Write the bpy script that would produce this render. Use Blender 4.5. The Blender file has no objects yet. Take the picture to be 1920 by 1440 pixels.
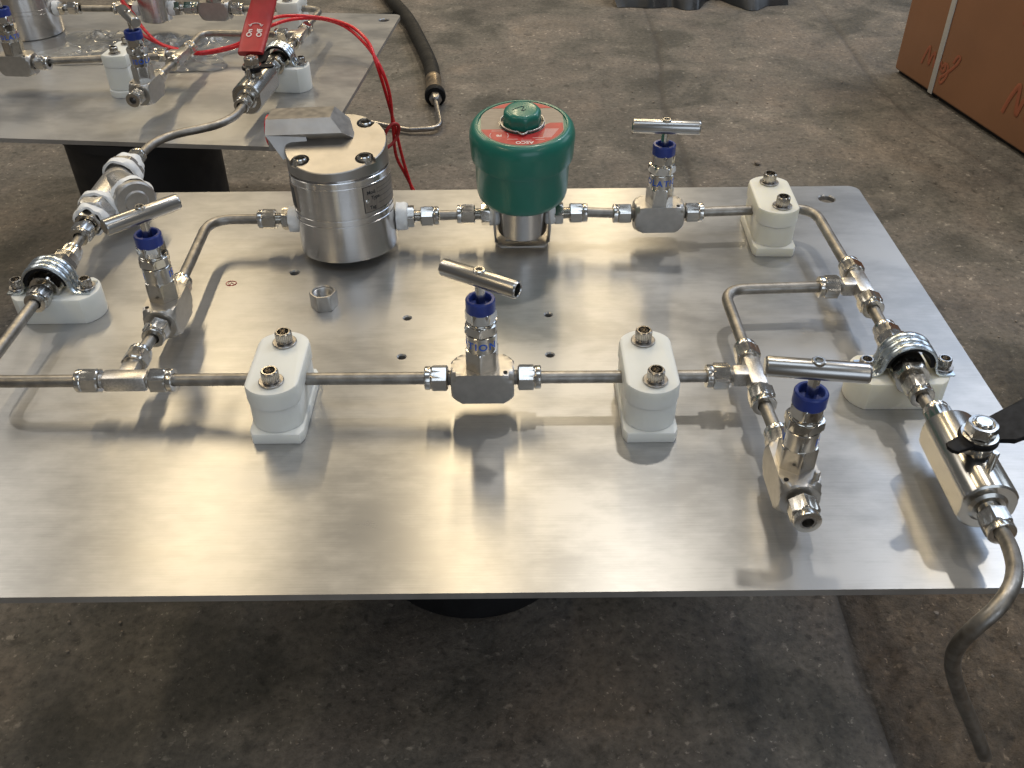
import bpy, bmesh, math, random
from mathutils import Vector, Matrix, noise
random.seed(7)
PI = math.pi
R = math.radians
SC = bpy.context.scene
COL = SC.collection
FLOOR = 370.0                      # plate top stands 370 mm above the floor; all sizes below in mm, z = 0 on the plate top
def V(x, y, z): return Vector((x*.001, y*.001, (z+FLOOR)*.001))

# ------------------------------------------------------------------ camera, world, lamps, exposure
pitch, roll = R(38.2), R(.55)
cam_d = bpy.data.cameras.new('camera'); cam = bpy.data.objects.new('camera', cam_d); COL.objects.link(cam)
fw = Vector((0, math.cos(pitch), -math.sin(pitch))); up0 = Vector((0, math.sin(pitch), math.cos(pitch))); rt0 = Vector((1, 0, 0))
rt = rt0*math.cos(roll) - up0*math.sin(roll); up = up0*math.cos(roll) + rt0*math.sin(roll)
mw = Matrix((rt, up, -fw)).transposed().to_4x4(); mw.translation = V(0, -809, 572)
cam.matrix_world = mw
cam_d.sensor_width = 36; cam_d.lens = 1750/1920*36; cam_d.clip_start = .02; cam_d.clip_end = 100
SC.camera = cam
W = bpy.data.worlds.new('World'); SC.world = W; W.use_nodes = True
W.node_tree.nodes['Background'].inputs[0].default_value = (.66, .67, .68, 1)
W.node_tree.nodes['Background'].inputs[1].default_value = .17
SC.view_settings.view_transform = 'Standard'; SC.view_settings.look = 'None'
SC.view_settings.exposure = .0; SC.view_settings.gamma = 1
def lamp(name, loc, target, power, color, sx, sy=None, shape='DISK'):
    l = bpy.data.lights.new(name, 'AREA'); l.energy = power; l.color = color; l.size = sx
    if sy: l.shape = 'RECTANGLE'; l.size_y = sy
    else: l.shape = shape
    o = bpy.data.objects.new(name, l); COL.objects.link(o)
    o.location = Vector(loc)
    if target is not None: o.rotation_euler = (Vector(target)-Vector(loc)).to_track_quat('-Z', 'Y').to_euler()
    return o
WARM = (1, .80, .50); COOL = (.72, .84, 1.0); NEUT = (1, .93, .82)
PC = (0, 0, FLOOR*.001)
for x, y, p, c in ((.70, 2.2, 52, NEUT), (2.9, 2.2, 46, NEUT), (-3.6, 2.6, 26, NEUT)):
    lamp('high_bay_lamp', (x, y, 4.9), None, p, c, .22)
lamp('strip_lamp', (-2.45, 4.6, 5.2), None, 92, WARM, .22, 3.2)
lamp('strip_lamp', (-.34, 5.0, 5.2), None, 84, WARM, .20, 3.6)
lamp('strip_lamp', (1.20, 10.4, 5.2), (.2, 0, .4), 85, WARM, .8, 2.6)
lamp('skylight', (4.5, 4.6, 5.6), None, 150, (.56, .72, 1), 2.4, 6.0)
lamp('skylight', (-5.6, 4.0, 5.6), None, 70, NEUT, 1.6, 5.0)
lamp('skylight', (.2, -1.4, 5.8), None, 48, COOL, 3.4, 1.6)
lamp('doorway_daylight', (6.0, 2.2, 2.9), (0, .3, .4), 45, COOL, 2.6, 2.2)
lamp('doorway_daylight', (1.8, -6.0, 2.0), (0, 0, .5), 70, COOL, 4.0, 3.0)
lamp('strip_lamp', (-3.0, -2.6, 4.8), None, 44, WARM, .3, 3.0)
lamp('strip_lamp', (3.2, -3.2, 4.8), None, 30, NEUT, .3, 3.0)

# ------------------------------------------------------------------ materials
def mat(name, col, rough=.5, metal=0., spec=.5, **kw):
    m = bpy.data.materials.new(name); m.use_nodes = True
    b = m.node_tree.nodes['Principled BSDF']
    b.inputs['Base Color'].default_value = (*col, 1); b.inputs['Roughness'].default_value = rough
    b.inputs['Metallic'].default_value = metal; b.inputs['Specular IOR Level'].default_value = spec
    for k, v in kw.items(): b.inputs[k.replace('_', ' ')].default_value = v
    return m
def nn(m, t, **kw):
    n = m.node_tree.nodes.new(t)
    for k, v in kw.items():
        if k in n.inputs: n.inputs[k].default_value = v
        else: setattr(n, k, v)
    return n
def lk(m, a, ao, b, bi): m.node_tree.links.new(a.outputs[ao], b.inputs[bi])
def wear(m, scale=60, stretch=(1, 1, 1), dr=.10, dc=.25, bump=.0, detail=5, coord='Object'):
    """noise on roughness, colour and fine relief of an existing principled material"""
    b = m.node_tree.nodes['Principled BSDF']
    tc = nn(m, 'ShaderNodeTexCoord'); mp = nn(m, 'ShaderNodeMapping'); mp.inputs['Scale'].default_value = stretch
    lk(m, tc, coord, mp, 'Vector')
    n = nn(m, 'ShaderNodeTexNoise'); n.inputs['Scale'].default_value = scale; n.inputs['Detail'].default_value = detail
    lk(m, mp, 'Vector', n, 'Vector')
    r0 = b.inputs['Roughness'].default_value
    mr = nn(m, 'ShaderNodeMapRange'); mr.inputs['From Min'].default_value = .3; mr.inputs['From Max'].default_value = .7
    mr.inputs['To Min'].default_value = max(.02, r0-dr); mr.inputs['To Max'].default_value = r0+dr
    lk(m, n, 'Fac', mr, 'Value'); lk(m, mr, 'Result', b, 'Roughness')
    if dc:
        c = b.inputs['Base Color'].default_value[:3]
        mx = nn(m, 'ShaderNodeMix', data_type='RGBA')
        mx.inputs[6].default_value = (*[v*(1-dc) for v in c], 1); mx.inputs[7].default_value = (*[min(1, v*(1+dc*.5)) for v in c], 1)
        n2 = nn(m, 'ShaderNodeTexNoise'); n2.inputs['Scale'].default_value = scale*.37; n2.inputs['Detail'].default_value = 6
        lk(m, mp, 'Vector', n2, 'Vector')
        m2 = nn(m, 'ShaderNodeMapRange'); m2.inputs['From Min'].default_value = .35; m2.inputs['From Max'].default_value = .65
        lk(m, n2, 'Fac', m2, 'Value'); lk(m, m2, 'Result', mx, 0); lk(m, mx, 2, b, 'Base Color')
    if bump:
        bp = nn(m, 'ShaderNodeBump'); bp.inputs['Strength'].default_value = bump; bp.inputs['Distance'].default_value = .0006
        lk(m, n, 'Fac', bp, 'Height'); lk(m, bp, 'Normal', b, 'Normal')
    return m
M = {}
M['steel'] = wear(mat('polished_stainless', (.62, .595, .55), .21, 1), 260, dr=.05, dc=.08)
M['chrome'] = wear(mat('bright_stainless', (.66, .64, .60), .12, 1), 300, dr=.04, dc=.05)
M['satin'] = wear(mat('satin_stainless', (.50, .48, .45), .41, 1), 300, dr=.05, dc=.08, bump=.008)
def aniso(m, axis, amount=.7):
    b = m.node_tree.nodes['Principled BSDF']; tg = nn(m, 'ShaderNodeTangent', direction_type='RADIAL', axis=axis); lk(m, tg, 'Tangent', b, 'Tangent')
    b.inputs['Anisotropic'].default_value = amount; b.inputs['Anisotropic Rotation'].default_value = .25; return m
M['bar'] = mat('brushed_bar_steel', (.47, .455, .43), .28, 1)
M['turned'] = aniso(wear(mat('turned_stainless', (.70, .68, .66), .24, 1), 60, (.4, .4, 10), .03, .03), 'Z', .75)
M['turned_bar'] = aniso(wear(mat('turned_valve_steel', (.56, .54, .50), .24, 1), 20, (1, 1, 1), .03, .05), 'Y', .6)
M['lidmetal'] = wear(mat('milled_stainless', (.43, .41, .385), .40, 1), 120, (1, 1, 1), .05, .10, .01)
M['tube'] = wear(mat('dull_tube_steel', (.33, .31, .28), .46, 1), 220, (1, 1, 1), .10, .25, .02)
M['cast'] = wear(mat('blasted_forging', (.60, .58, .55), .36, 1), 1500, dr=.10, dc=.2, bump=.15)
M['zinc'] = wear(mat('zinc_plated_strap', (.60, .66, .70), .26, 1), 150, dr=.08, dc=.15)
M['bolt'] = wear(mat('bolt_steel', (.50, .47, .43), .26, 1), 300, dr=.08, dc=.2)
M['washer'] = wear(mat('washer_steel', (.38, .36, .34), .35, 1), 300, dr=.08, dc=.2)
M['white'] = mat('white_nylon', (.78, .79, .745), .40, 0, .4, Subsurface_Weight=.5, Subsurface_Radius=(.010, .010, .009), Subsurface_Scale=1.0)
M['ivory'] = mat('ivory_nylon', (.82, .80, .69), .40, 0, .4, Subsurface_Weight=.5, Subsurface_Radius=(.010, .010, .007), Subsurface_Scale=1.0)
for k in ('white', 'ivory'): wear(M[k], 40, dr=.08, dc=.05, bump=.03)
M['tape'] = wear(mat('thread_tape', (.82, .83, .83), .55), 500, dr=.1, dc=.08, bump=.35)
M['blue'] = wear(mat('blue_plastic', (.022, .045, .24), .34), 300, dr=.06, dc=.1)
M['print_blue'] = mat('blue_print', (.01, .10, .55), .45)
M['green'] = wear(mat('green_enamel', (.012, .165, .118), .33, 0, .5, Coat_Weight=.2, Coat_Roughness=.12), 90, dr=.04, dc=.06, bump=.012)
M['red_print'] = wear(mat('red_label_print', (.44, .018, .02), .40, 0), 300, dr=.06, dc=.12)
M['label'] = wear(mat('label_aluminium', (.27, .235, .20), .5, .35), 200, (1, 12, 1), .06, .15)
M['pale'] = mat('pale_print', (.78, .70, .66), .5)
M['ink'] = mat('black_ink', (.012, .014, .018), .5)
M['black'] = wear(mat('black_coating', (.007, .007, .008), .55, 0, .2), 200, dr=.1, dc=.1)
M['dark'] = mat('bore_shade', (.006, .006, .007), .7)  # near-black colour standing for the shade inside a small hole
M['redgrip'] = wear(mat('red_vinyl', (.45, .032, .032), .45), 120, dr=.08, dc=.12, bump=.03)
M['redwire'] = wear(mat('red_cable', (.72, .022, .03), .28), 120, dr=.06, dc=.1)
M['rubber'] = wear(mat('black_hose_rubber', (.016, .015, .013), .66, 0, .3), 60, dr=.12, dc=.45, bump=.15)
M['drum'] = wear(mat('black_drum_plastic', (.008, .008, .009), .6), 30, dr=.1, dc=.3)
M['rust'] = wear(mat('tarnished_ferrule', (.30, .24, .17), .42, .9), 80, dr=.12, dc=.5)
M['carton'] = wear(mat('brown_carton', (.35, .168, .085), .5, 0, .4, Coat_Weight=.15, Coat_Roughness=.12), 12, dr=.06, dc=.10, bump=.02)
M['carton_print'] = mat('red_carton_print', (.36, .115, .058), .4)
M['strap'] = wear(mat('white_strapping', (.62, .60, .56), .45), 200, dr=.05, dc=.06)
M['sack'] = wear(mat('grey_sheeting', (.030, .032, .034), .35), 20, dr=.1, dc=.3)
M['stone'] = wear(mat('pebble_stone', (.24, .20, .16), .8), 300, dr=.05, dc=.3)
M['yellow'] = wear(mat('yellow_liner', (.34, .28, .06), .5), 200, dr=.05, dc=.2)

# brushed aluminium plate: hairlines along x, highlights spread along y
def plate_mat():
    m = mat('brushed_aluminium', (.76, .755, .74), .34, .68); b = m.node_tree.nodes['Principled BSDF']
    tg = nn(m, 'ShaderNodeTangent', direction_type='UV_MAP', uv_map='UVMap'); lk(m, tg, 'Tangent', b, 'Tangent')
    b.inputs['Anisotropic'].default_value = .60
    tc = nn(m, 'ShaderNodeTexCoord')
    def noi(scale, st, det=6, rough=.55):
        mp = nn(m, 'ShaderNodeMapping'); mp.inputs['Scale'].default_value = st; lk(m, tc, 'Object', mp, 'Vector')
        n = nn(m, 'ShaderNodeTexNoise'); n.inputs['Scale'].default_value = scale; n.inputs['Detail'].default_value = det
        n.inputs['Roughness'].default_value = rough; lk(m, mp, 'Vector', n, 'Vector'); return n
    hair = noi(8, (2.0, 150, 1), 8, .75); smear = noi(5, (1, 1.6, 1), 7, .6); spot = noi(38, (1, 2, 1), 5)
    a = nn(m, 'ShaderNodeMath', operation='MULTIPLY_ADD'); lk(m, hair, 'Fac', a, 0); a.inputs[1].default_value = .05; a.inputs[2].default_value = .17
    a2 = nn(m, 'ShaderNodeMath', operation='MULTIPLY_ADD'); lk(m, smear, 'Fac', a2, 0); a2.inputs[1].default_value = .26; lk(m, a, 0, a2, 2)
    lk(m, a2, 0, b, 'Roughness')
    mx = nn(m, 'ShaderNodeMix', data_type='RGBA'); mx.inputs[6].default_value = (.36, .357, .35, 1); mx.inputs[7].default_value = (.48, .476, .467, 1)
    s2 = nn(m, 'ShaderNodeMath', operation='MULTIPLY_ADD'); lk(m, spot, 'Fac', s2, 0); s2.inputs[1].default_value = .6; lk(m, hair, 'Fac', s2, 2)
    r = nn(m, 'ShaderNodeMapRange'); r.inputs['From Min'].default_value = .55; r.inputs['From Max'].default_value = 1.0
    s3 = nn(m, 'ShaderNodeMath', operation='MULTIPLY_ADD'); lk(m, smear, 'Fac', s3, 0); s3.inputs[1].default_value = 2.2; s3.inputs[2].default_value = -1.1
    s4 = nn(m, 'ShaderNodeMath', operation='ADD'); lk(m, s2, 0, s4, 0); lk(m, s3, 0, s4, 1)
    lk(m, s4, 0, r, 'Value'); lk(m, r, 'Result', mx, 0); lk(m, mx, 2, b, 'Base Color')
    bp = nn(m, 'ShaderNodeBump'); bp.inputs['Strength'].default_value = .004; bp.inputs['Distance'].default_value = .0003
    lk(m, hair, 'Fac', bp, 'Height'); lk(m, bp, 'Normal', b, 'Normal')
    return m
M['plate'] = plate_mat()
M['plate_edge'] = wear(mat('sawn_aluminium_edge', (.50, .51, .53), .45, 1), 200, (1, 1, 1), .1, .25, .2)

def floor_mat():
    m = mat('stained_concrete', (.2, .17, .14), .75); b = m.node_tree.nodes['Principled BSDF']
    tc = nn(m, 'ShaderNodeTexCoord')
    def noi(scale, det, rough=.6, dist=0.):
        n = nn(m, 'ShaderNodeTexNoise'); n.inputs['Scale'].default_value = scale; n.inputs['Detail'].default_value = det
        n.inputs['Roughness'].default_value = rough; n.inputs['Distortion'].default_value = dist; lk(m, tc, 'Object', n, 'Vector'); return n
    def ramp(src, stops):
        r = nn(m, 'ShaderNodeValToRGB'); e = r.color_ramp.elements
        while len(e) < len(stops): e.new(.5)
        for el, (p, c) in zip(e, stops): el.position = p; el.color = (*c, 1)
        lk(m, src, 'Fac', r, 'Fac'); return r
    big = noi(2.2, 8, .62, .4); mid = noi(11, 9, .68, .3); fine = noi(90, 6, .7); stain = noi(3.7, 6, .6, .8)
    c1 = ramp(big, ((.28, (.082, .075, .067)), (.44, (.130, .117, .102)), (.56, (.155, .138, .119)), (.72, (.215, .192, .166))))
    c2 = ramp(mid, ((.26, (.38, .38, .39)), (.43, (.80, .80, .80)), (.56, (1.02, 1, .98)), (.70, (1.55, 1.52, 1.48))))
    c3 = ramp(fine, ((.28, (.45, .45, .45)), (.48, (1, 1, 1)), (.70, (1.5, 1.48, 1.45))))
    c4 = ramp(stain, ((.36, (.40, .43, .42)), (.46, (.85, .87, .86)), (.58, (1.05, 1.02, 1)), (.75, (1.15, 1.05, .95))))
    def mul(a, b_, f=1.):
        x = nn(m, 'ShaderNodeMix', data_type='RGBA', blend_type='MULTIPLY'); x.inputs[0].default_value = f
        lk(m, a[0], a[1], x, 6); lk(m, b_, 'Color', x, 7); return (x, 2)
    k = mul((c1, 'Color'), c2, .9); k = mul(k, c3, .85); k = mul(k, c4, .85)
    wv = nn(m, 'ShaderNodeMix', data_type='RGBA'); wv.inputs[0].default_value = .035; lk(m, tc, 'Object', wv, 6); lk(m, noi(28, 5, .7), 'Color', wv, 7)
    def cells(scale, stops, f):
        vo = nn(m, 'ShaderNodeTexVoronoi'); vo.inputs['Scale'].default_value = scale; lk(m, wv, 2, vo, 'Vector')
        sp = nn(m, 'ShaderNodeSeparateColor'); lk(m, vo, 'Color', sp, 'Color')
        r = nn(m, 'ShaderNodeValToRGB'); e = r.color_ramp.elements
        while len(e) < len(stops): e.new(.5)
        for el, (p, c) in zip(e, stops): el.position = p; el.color = (c, c, c, 1)
        lk(m, sp, 'Red', r, 'Fac'); d = nn(m, 'ShaderNodeMapRange'); d.inputs['From Min'].default_value = .16; d.inputs['From Max'].default_value = .34
        d.inputs['To Min'].default_value = f; d.inputs['To Max'].default_value = 0; lk(m, vo, 'Distance', d, 'Value')
        return d, r
    for sc_, st_, f_ in ((30, ((0, .42), (.12, .6), (.20, 1), (1, 1)), .8), (75, ((0, .45), (.25, .6), (.32, 1), (.86, 1), (.90, 1.9), (1, 2.4)), .85), (210, ((0, .5), (.3, 1), (.85, 1), (.93, 2.6), (1, 3.2)), .8)):
        d, r = cells(sc_, st_, f_); x = nn(m, 'ShaderNodeMix', data_type='RGBA', blend_type='MULTIPLY'); lk(m, d, 'Result', x, 0); lk(m, k[0], k[1], x, 6); lk(m, r, 'Color', x, 7); k = (x, 2)
    ac = nn(m, 'ShaderNodeAttribute', attribute_name='coarse'); xc = nn(m, 'ShaderNodeMix', data_type='RGBA', blend_type='MULTIPLY')
    xc.inputs[7].default_value = (1.6, 1.4, 1.18, 1); lk(m, ac, 'Fac', xc, 0); lk(m, k[0], k[1], xc, 6); k = (xc, 2)
    at = nn(m, 'ShaderNodeAttribute', attribute_name='wear')
    x = nn(m, 'ShaderNodeMix', data_type='RGBA'); lk(m, at, 'Fac', x, 0); lk(m, k[0], k[1], x, 6)
    x.inputs[7].default_value = (.040, .034, .028, 1); lk(m, x, 2, b, 'Base Color')
    rr = nn(m, 'ShaderNodeMapRange'); rr.inputs['To Min'].default_value = .52; rr.inputs['To Max'].default_value = .92
    lk(m, mid, 'Fac', rr, 'Value'); lk(m, rr, 'Result', b, 'Roughness')
    b1 = nn(m, 'ShaderNodeBump'); b1.inputs['Strength'].default_value = .8; b1.inputs['Distance'].default_value = .004; lk(m, mid, 'Fac', b1, 'Height')
    b2 = nn(m, 'ShaderNodeBump'); b2.inputs['Strength'].default_value = .9; b2.inputs['Distance'].default_value = .002; lk(m, fine, 'Fac', b2, 'Height')
    cn = noi(75, 7, .75); cm_ = nn(m, 'ShaderNodeMath', operation='MULTIPLY'); lk(m, cn, 'Fac', cm_, 0); lk(m, ac, 'Fac', cm_, 1)
    b3 = nn(m, 'ShaderNodeBump'); b3.inputs['Strength'].default_value = 1.; b3.inputs['Distance'].default_value = .022; lk(m, cm_, 0, b3, 'Height')
    lk(m, b1, 'Normal', b2, 'Normal'); lk(m, b2, 'Normal', b3, 'Normal'); lk(m, b3, 'Normal', b, 'Normal')
    return m
M['floor'] = floor_mat()
def film_mat():
    m = bpy.data.materials.new('clear_film'); m.use_nodes = True; nt = m.node_tree; nt.nodes.clear()
    o = nn(m, 'ShaderNodeOutputMaterial'); t = nn(m, 'ShaderNodeBsdfTransparent'); g = nn(m, 'ShaderNodeBsdfGlossy'); d = nn(m, 'ShaderNodeBsdfDiffuse')
    t.inputs['Color'].default_value = (.93, .94, .95, 1); g.inputs['Roughness'].default_value = .08; d.inputs['Color'].default_value = (.7, .72, .74, 1)
    fr = nn(m, 'ShaderNodeFresnel'); fr.inputs['IOR'].default_value = 1.36
    mx = nn(m, 'ShaderNodeMixShader'); lk(m, fr, 'Fac', mx, 0); lk(m, t, 0, mx, 1); lk(m, g, 0, mx, 2)
    m2 = nn(m, 'ShaderNodeMixShader'); m2.inputs[0].default_value = .14; lk(m, mx, 0, m2, 1); lk(m, d, 0, m2, 2); lk(m, m2, 0, o, 'Surface')
    return m
M['film'] = film_mat()

# ------------------------------------------------------------------ mesh helpers (mm)
def along(p, d, roll=0.):
    d = Vector(d).normalized(); q = Vector((0, 0, 1)).rotation_difference(d)
    return Matrix.Translation(Vector(p)) @ q.to_matrix().to_4x4() @ Matrix.Rotation(roll, 4, 'Z')
I4 = Matrix.Identity(4)
def finish(bm, name, angle=27):
    bmesh.ops.recalc_face_normals(bm, faces=bm.faces[:])
    for v in bm.verts: v.co *= .001
    me = bpy.data.meshes.new(name); bm.to_mesh(me); bm.free()
    for p in me.polygons: p.use_smooth = True
    me.set_sharp_from_angle(angle=R(angle))
    return me
def NB(): return bmesh.new()
def lathe(bm, prof, n=32, mt=I4, af=None, sides=6, off=0., cap0=False, cap1=False, wob=0.):
    rings = []
    seg = 2*PI/sides
    for (r, z) in prof:
        if r <= 1e-6: rings.append([bm.verts.new(mt @ Vector((0, 0, z)))]); continue
        ring = []
        for i in range(n):
            a = 2*PI*i/n + off; rr = r
            if af:
                t = ((a-off) % seg)-seg/2; rr = min(r, af/2/math.cos(t))
            if wob: rr += wob*noise.noise(Vector((math.cos(a)*2.1, math.sin(a)*2.1, z*.22)))
            ring.append(bm.verts.new(mt @ Vector((rr*math.cos(a), rr*math.sin(a), z))))
        rings.append(ring)
    for A, B in zip(rings, rings[1:]):
        if len(A) == 1 and len(B) == 1: continue
        for i in range(n):
            j = (i+1) % n
            if len(A) == 1: bm.faces.new((A[0], B[i], B[j]))
            elif len(B) == 1: bm.faces.new((A[i], A[j], B[0]))
            else: bm.faces.new((A[i], A[j], B[j], B[i]))
    if cap0 and len(rings[0]) > 1: bm.faces.new(rings[0])
    if cap1 and len(rings[-1]) > 1: bm.faces.new(rings[-1])
def box(bm, c, s, bev=0., mt=I4, seg=2):
    vs = bmesh.ops.create_cube(bm, size=1)['verts']
    for v in vs: v.co = Vector((v.co.x*s[0]+c[0], v.co.y*s[1]+c[1], v.co.z*s[2]+c[2]))
    geom = vs
    if bev:
        es = list({e for v in vs for e in v.link_edges})
        geom = bmesh.ops.bevel(bm, geom=es, offset=bev, segments=seg, affect='EDGES', profile=.5)['verts']
        geom = list({v for v in geom} | {v for v in vs if v.is_valid})
    for v in geom: v.co = mt @ v.co
def prism(bm, pts, z0, z1, mt=I4, bev=0.):
    a = [bm.verts.new(Vector((x, y, z0))) for x, y in pts]; b = [bm.verts.new(Vector((x, y, z1))) for x, y in pts]
    n = len(pts); fs = [bm.faces.new(a[::-1]), bm.faces.new(b)]
    for i in range(n): fs.append(bm.faces.new((a[i], a[(i+1) % n], b[(i+1) % n], b[i])))
    vs = a+b
    if bev:
        es = list(set(fs[0].edges) | set(fs[1].edges))
        r = bmesh.ops.bevel(bm, geom=es, offset=bev, segments=2, affect='EDGES', profile=.5)
        vs = list({v for v in r['verts']} | {v for v in vs if v.is_valid})
    for v in vs: v.co = mt @ v.co
def fillet(pts, rad, n=9):
    pts = [Vector(p) for p in pts]; out = [pts[0]]
    for a, b, c in zip(pts, pts[1:], pts[2:]):
        u = (a-b); w = (c-b); r = min(rad, u.length*.48*2, w.length*.48*2)
        ang = u.angle(w); t = min(r/math.tan(ang/2), u.length*.49 if a is not pts[0] else u.length*.95, w.length*.49 if c is not pts[-1] else w.length*.95)
        p, q = b+u.normalized()*t, b+w.normalized()*t
        for i in range(n+1):
            s = i/n; out.append(p*(1-s)**2 + b*2*s*(1-s)*.98 + q*s*s + (p+q)*.5*2*s*(1-s)*.02)
    out.append(pts[-1]); return out
def catmull(pts, n=8):
    P = [Vector(p) for p in pts]; P = [P[0]*2-P[1]]+P+[P[-1]*2-P[-2]]; out = []
    for i in range(1, len(P)-2):
        a, b, c, d = P[i-1:i+3]
        for k in range(n):
            t = k/n; out.append(.5*((2*b)+(c-a)*t+(2*a-5*b+4*c-d)*t*t+(3*b-a-3*c+d)*t**3))
    out.append(P[-2]); return out
def sweep(bm, pts, r, n=16, bore=0., closed=False, rz=None):
    pts = [Vector(p) for p in pts]; L = len(pts); rings = []
    tan = [(pts[(i+1) % L if closed else min(i+1, L-1)]-pts[(i-1) % L if closed else max(i-1, 0)]).normalized() for i in range(L)]
    nrm = tan[0].orthogonal().normalized()
    for p, t in zip(pts, tan):
        nrm = (nrm-t*nrm.dot(t)).normalized(); bn = t.cross(nrm)
        rings.append([bm.verts.new(p+(nrm*math.cos(2*PI*i/n)+bn*math.sin(2*PI*i/n))*r) for i in range(n)])
    for k in range(L if closed else L-1):
        A, B = rings[k], rings[(k+1) % L]
        for i in range(n): bm.faces.new((A[i], A[(i+1) % n], B[(i+1) % n], B[i]))
    if not closed:
        for ring, t, p in ((rings[0], -tan[0], pts[0]), (rings[-1], tan[-1], pts[-1])):
            if bore:
                q = [bm.verts.new(p+(v.co-p)*bore/r) for v in ring]; s = [bm.verts.new(v.co-t*8) for v in q]
                for i in range(n):
                    j = (i+1) % n; bm.faces.new((ring[i], ring[j], q[j], q[i])); bm.faces.new((q[i], q[j], s[j], s[i]))
                bm.faces.new(s)
            else: bm.faces.new(ring)
def text_mesh(s, size, fn, name, depth=.25, spacing=1.0):
    """lettering as thin raised faces; fn maps flat (x, y, h) to local mm"""
    cu = bpy.data.curves.new('t', 'FONT'); cu.body = s; cu.size = size; cu.align_x = 'CENTER'; cu.align_y = 'CENTER'; cu.resolution_u = 3; cu.offset = size*.022; cu.space_character = spacing
    o = bpy.data.objects.new('t', cu); COL.objects.link(o); dg = bpy.context.evaluated_depsgraph_get(); dg.update()
    me = bpy.data.meshes.new_from_object(o.evaluated_get(dg)); bpy.data.objects.remove(o)
    bm = NB(); bm.from_mesh(me); bpy.data.meshes.remove(me)
    bmesh.ops.subdivide_edges(bm, edges=[e for e in bm.edges if e.calc_length() > size*.12], cuts=1)
    bmesh.ops.triangulate(bm, faces=bm.faces[:])
    r = bmesh.ops.extrude_face_region(bm, geom=bm.faces[:])
    for v in r['geom']:
        if isinstance(v, bmesh.types.BMVert): v.co.z = depth
    for v in bm.verts: v.co = Vector(fn(v.co.x, v.co.y, v.co.z))
    return finish(bm, name)
CACHE = {}
def cached(key, fn):
    if key not in CACHE: CACHE[key] = fn()
    return CACHE[key]
def boolean(me, cutters, angle=27):
    o = bpy.data.objects.new('b', me); COL.objects.link(o); cs = []
    for c in cutters:
        k = bpy.data.objects.new('c', c); COL.objects.link(k); cs.append(k)
        md = o.modifiers.new('m', 'BOOLEAN'); md.object = k; md.operation = 'DIFFERENCE'; md.solver = 'EXACT'
    dg = bpy.context.evaluated_depsgraph_get(); dg.update()
    r = bpy.data.meshes.new_from_object(o.evaluated_get(dg))
    for k in cs: bpy.data.objects.remove(k)
    bpy.data.objects.remove(o)
    for p in r.polygons: p.use_smooth = True
    r.set_sharp_from_angle(angle=R(angle))
    return r
def thing(name, label, cat, loc, rotz=0., group=None):
    o = bpy.data.objects.new(name, None); COL.objects.link(o); o.empty_display_size = .02
    o.location = V(*loc); o.rotation_euler = (0, 0, rotz); o['label'] = label; o['category'] = cat
    if group: o['group'] = group
    return o
def part(name, me, m, parent, p=(0, 0, 0), mt=None, label=None):
    if me.materials and me.materials[0] != m: me = me.copy(); me.materials.clear()
    if not me.materials: me.materials.append(m)
    o = bpy.data.objects.new(name, me); COL.objects.link(o); o.parent = parent
    if mt is None: mt = Matrix.Translation(Vector(p))
    mt = mt.copy(); mt.translation = mt.translation*.001
    o.matrix_local = mt
    if label: o['label'] = label
    return o
def single(name, me, m, label, cat, loc, rotz=0., group=None):
    me.materials.append(m); o = bpy.data.objects.new(name, me); COL.objects.link(o)
    o.location = V(*loc); o.rotation_euler = (0, 0, rotz); o['label'] = label; o['category'] = cat
    if group: o['group'] = group
    return o
def structure(name, me, m):
    me.materials.append(m); o = bpy.data.objects.new(name, me); COL.objects.link(o); o['kind'] = 'structure'; return o
X, Y, Z = Vector((1, 0, 0)), Vector((0, 1, 0)), Vector((0, 0, 1))

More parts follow.
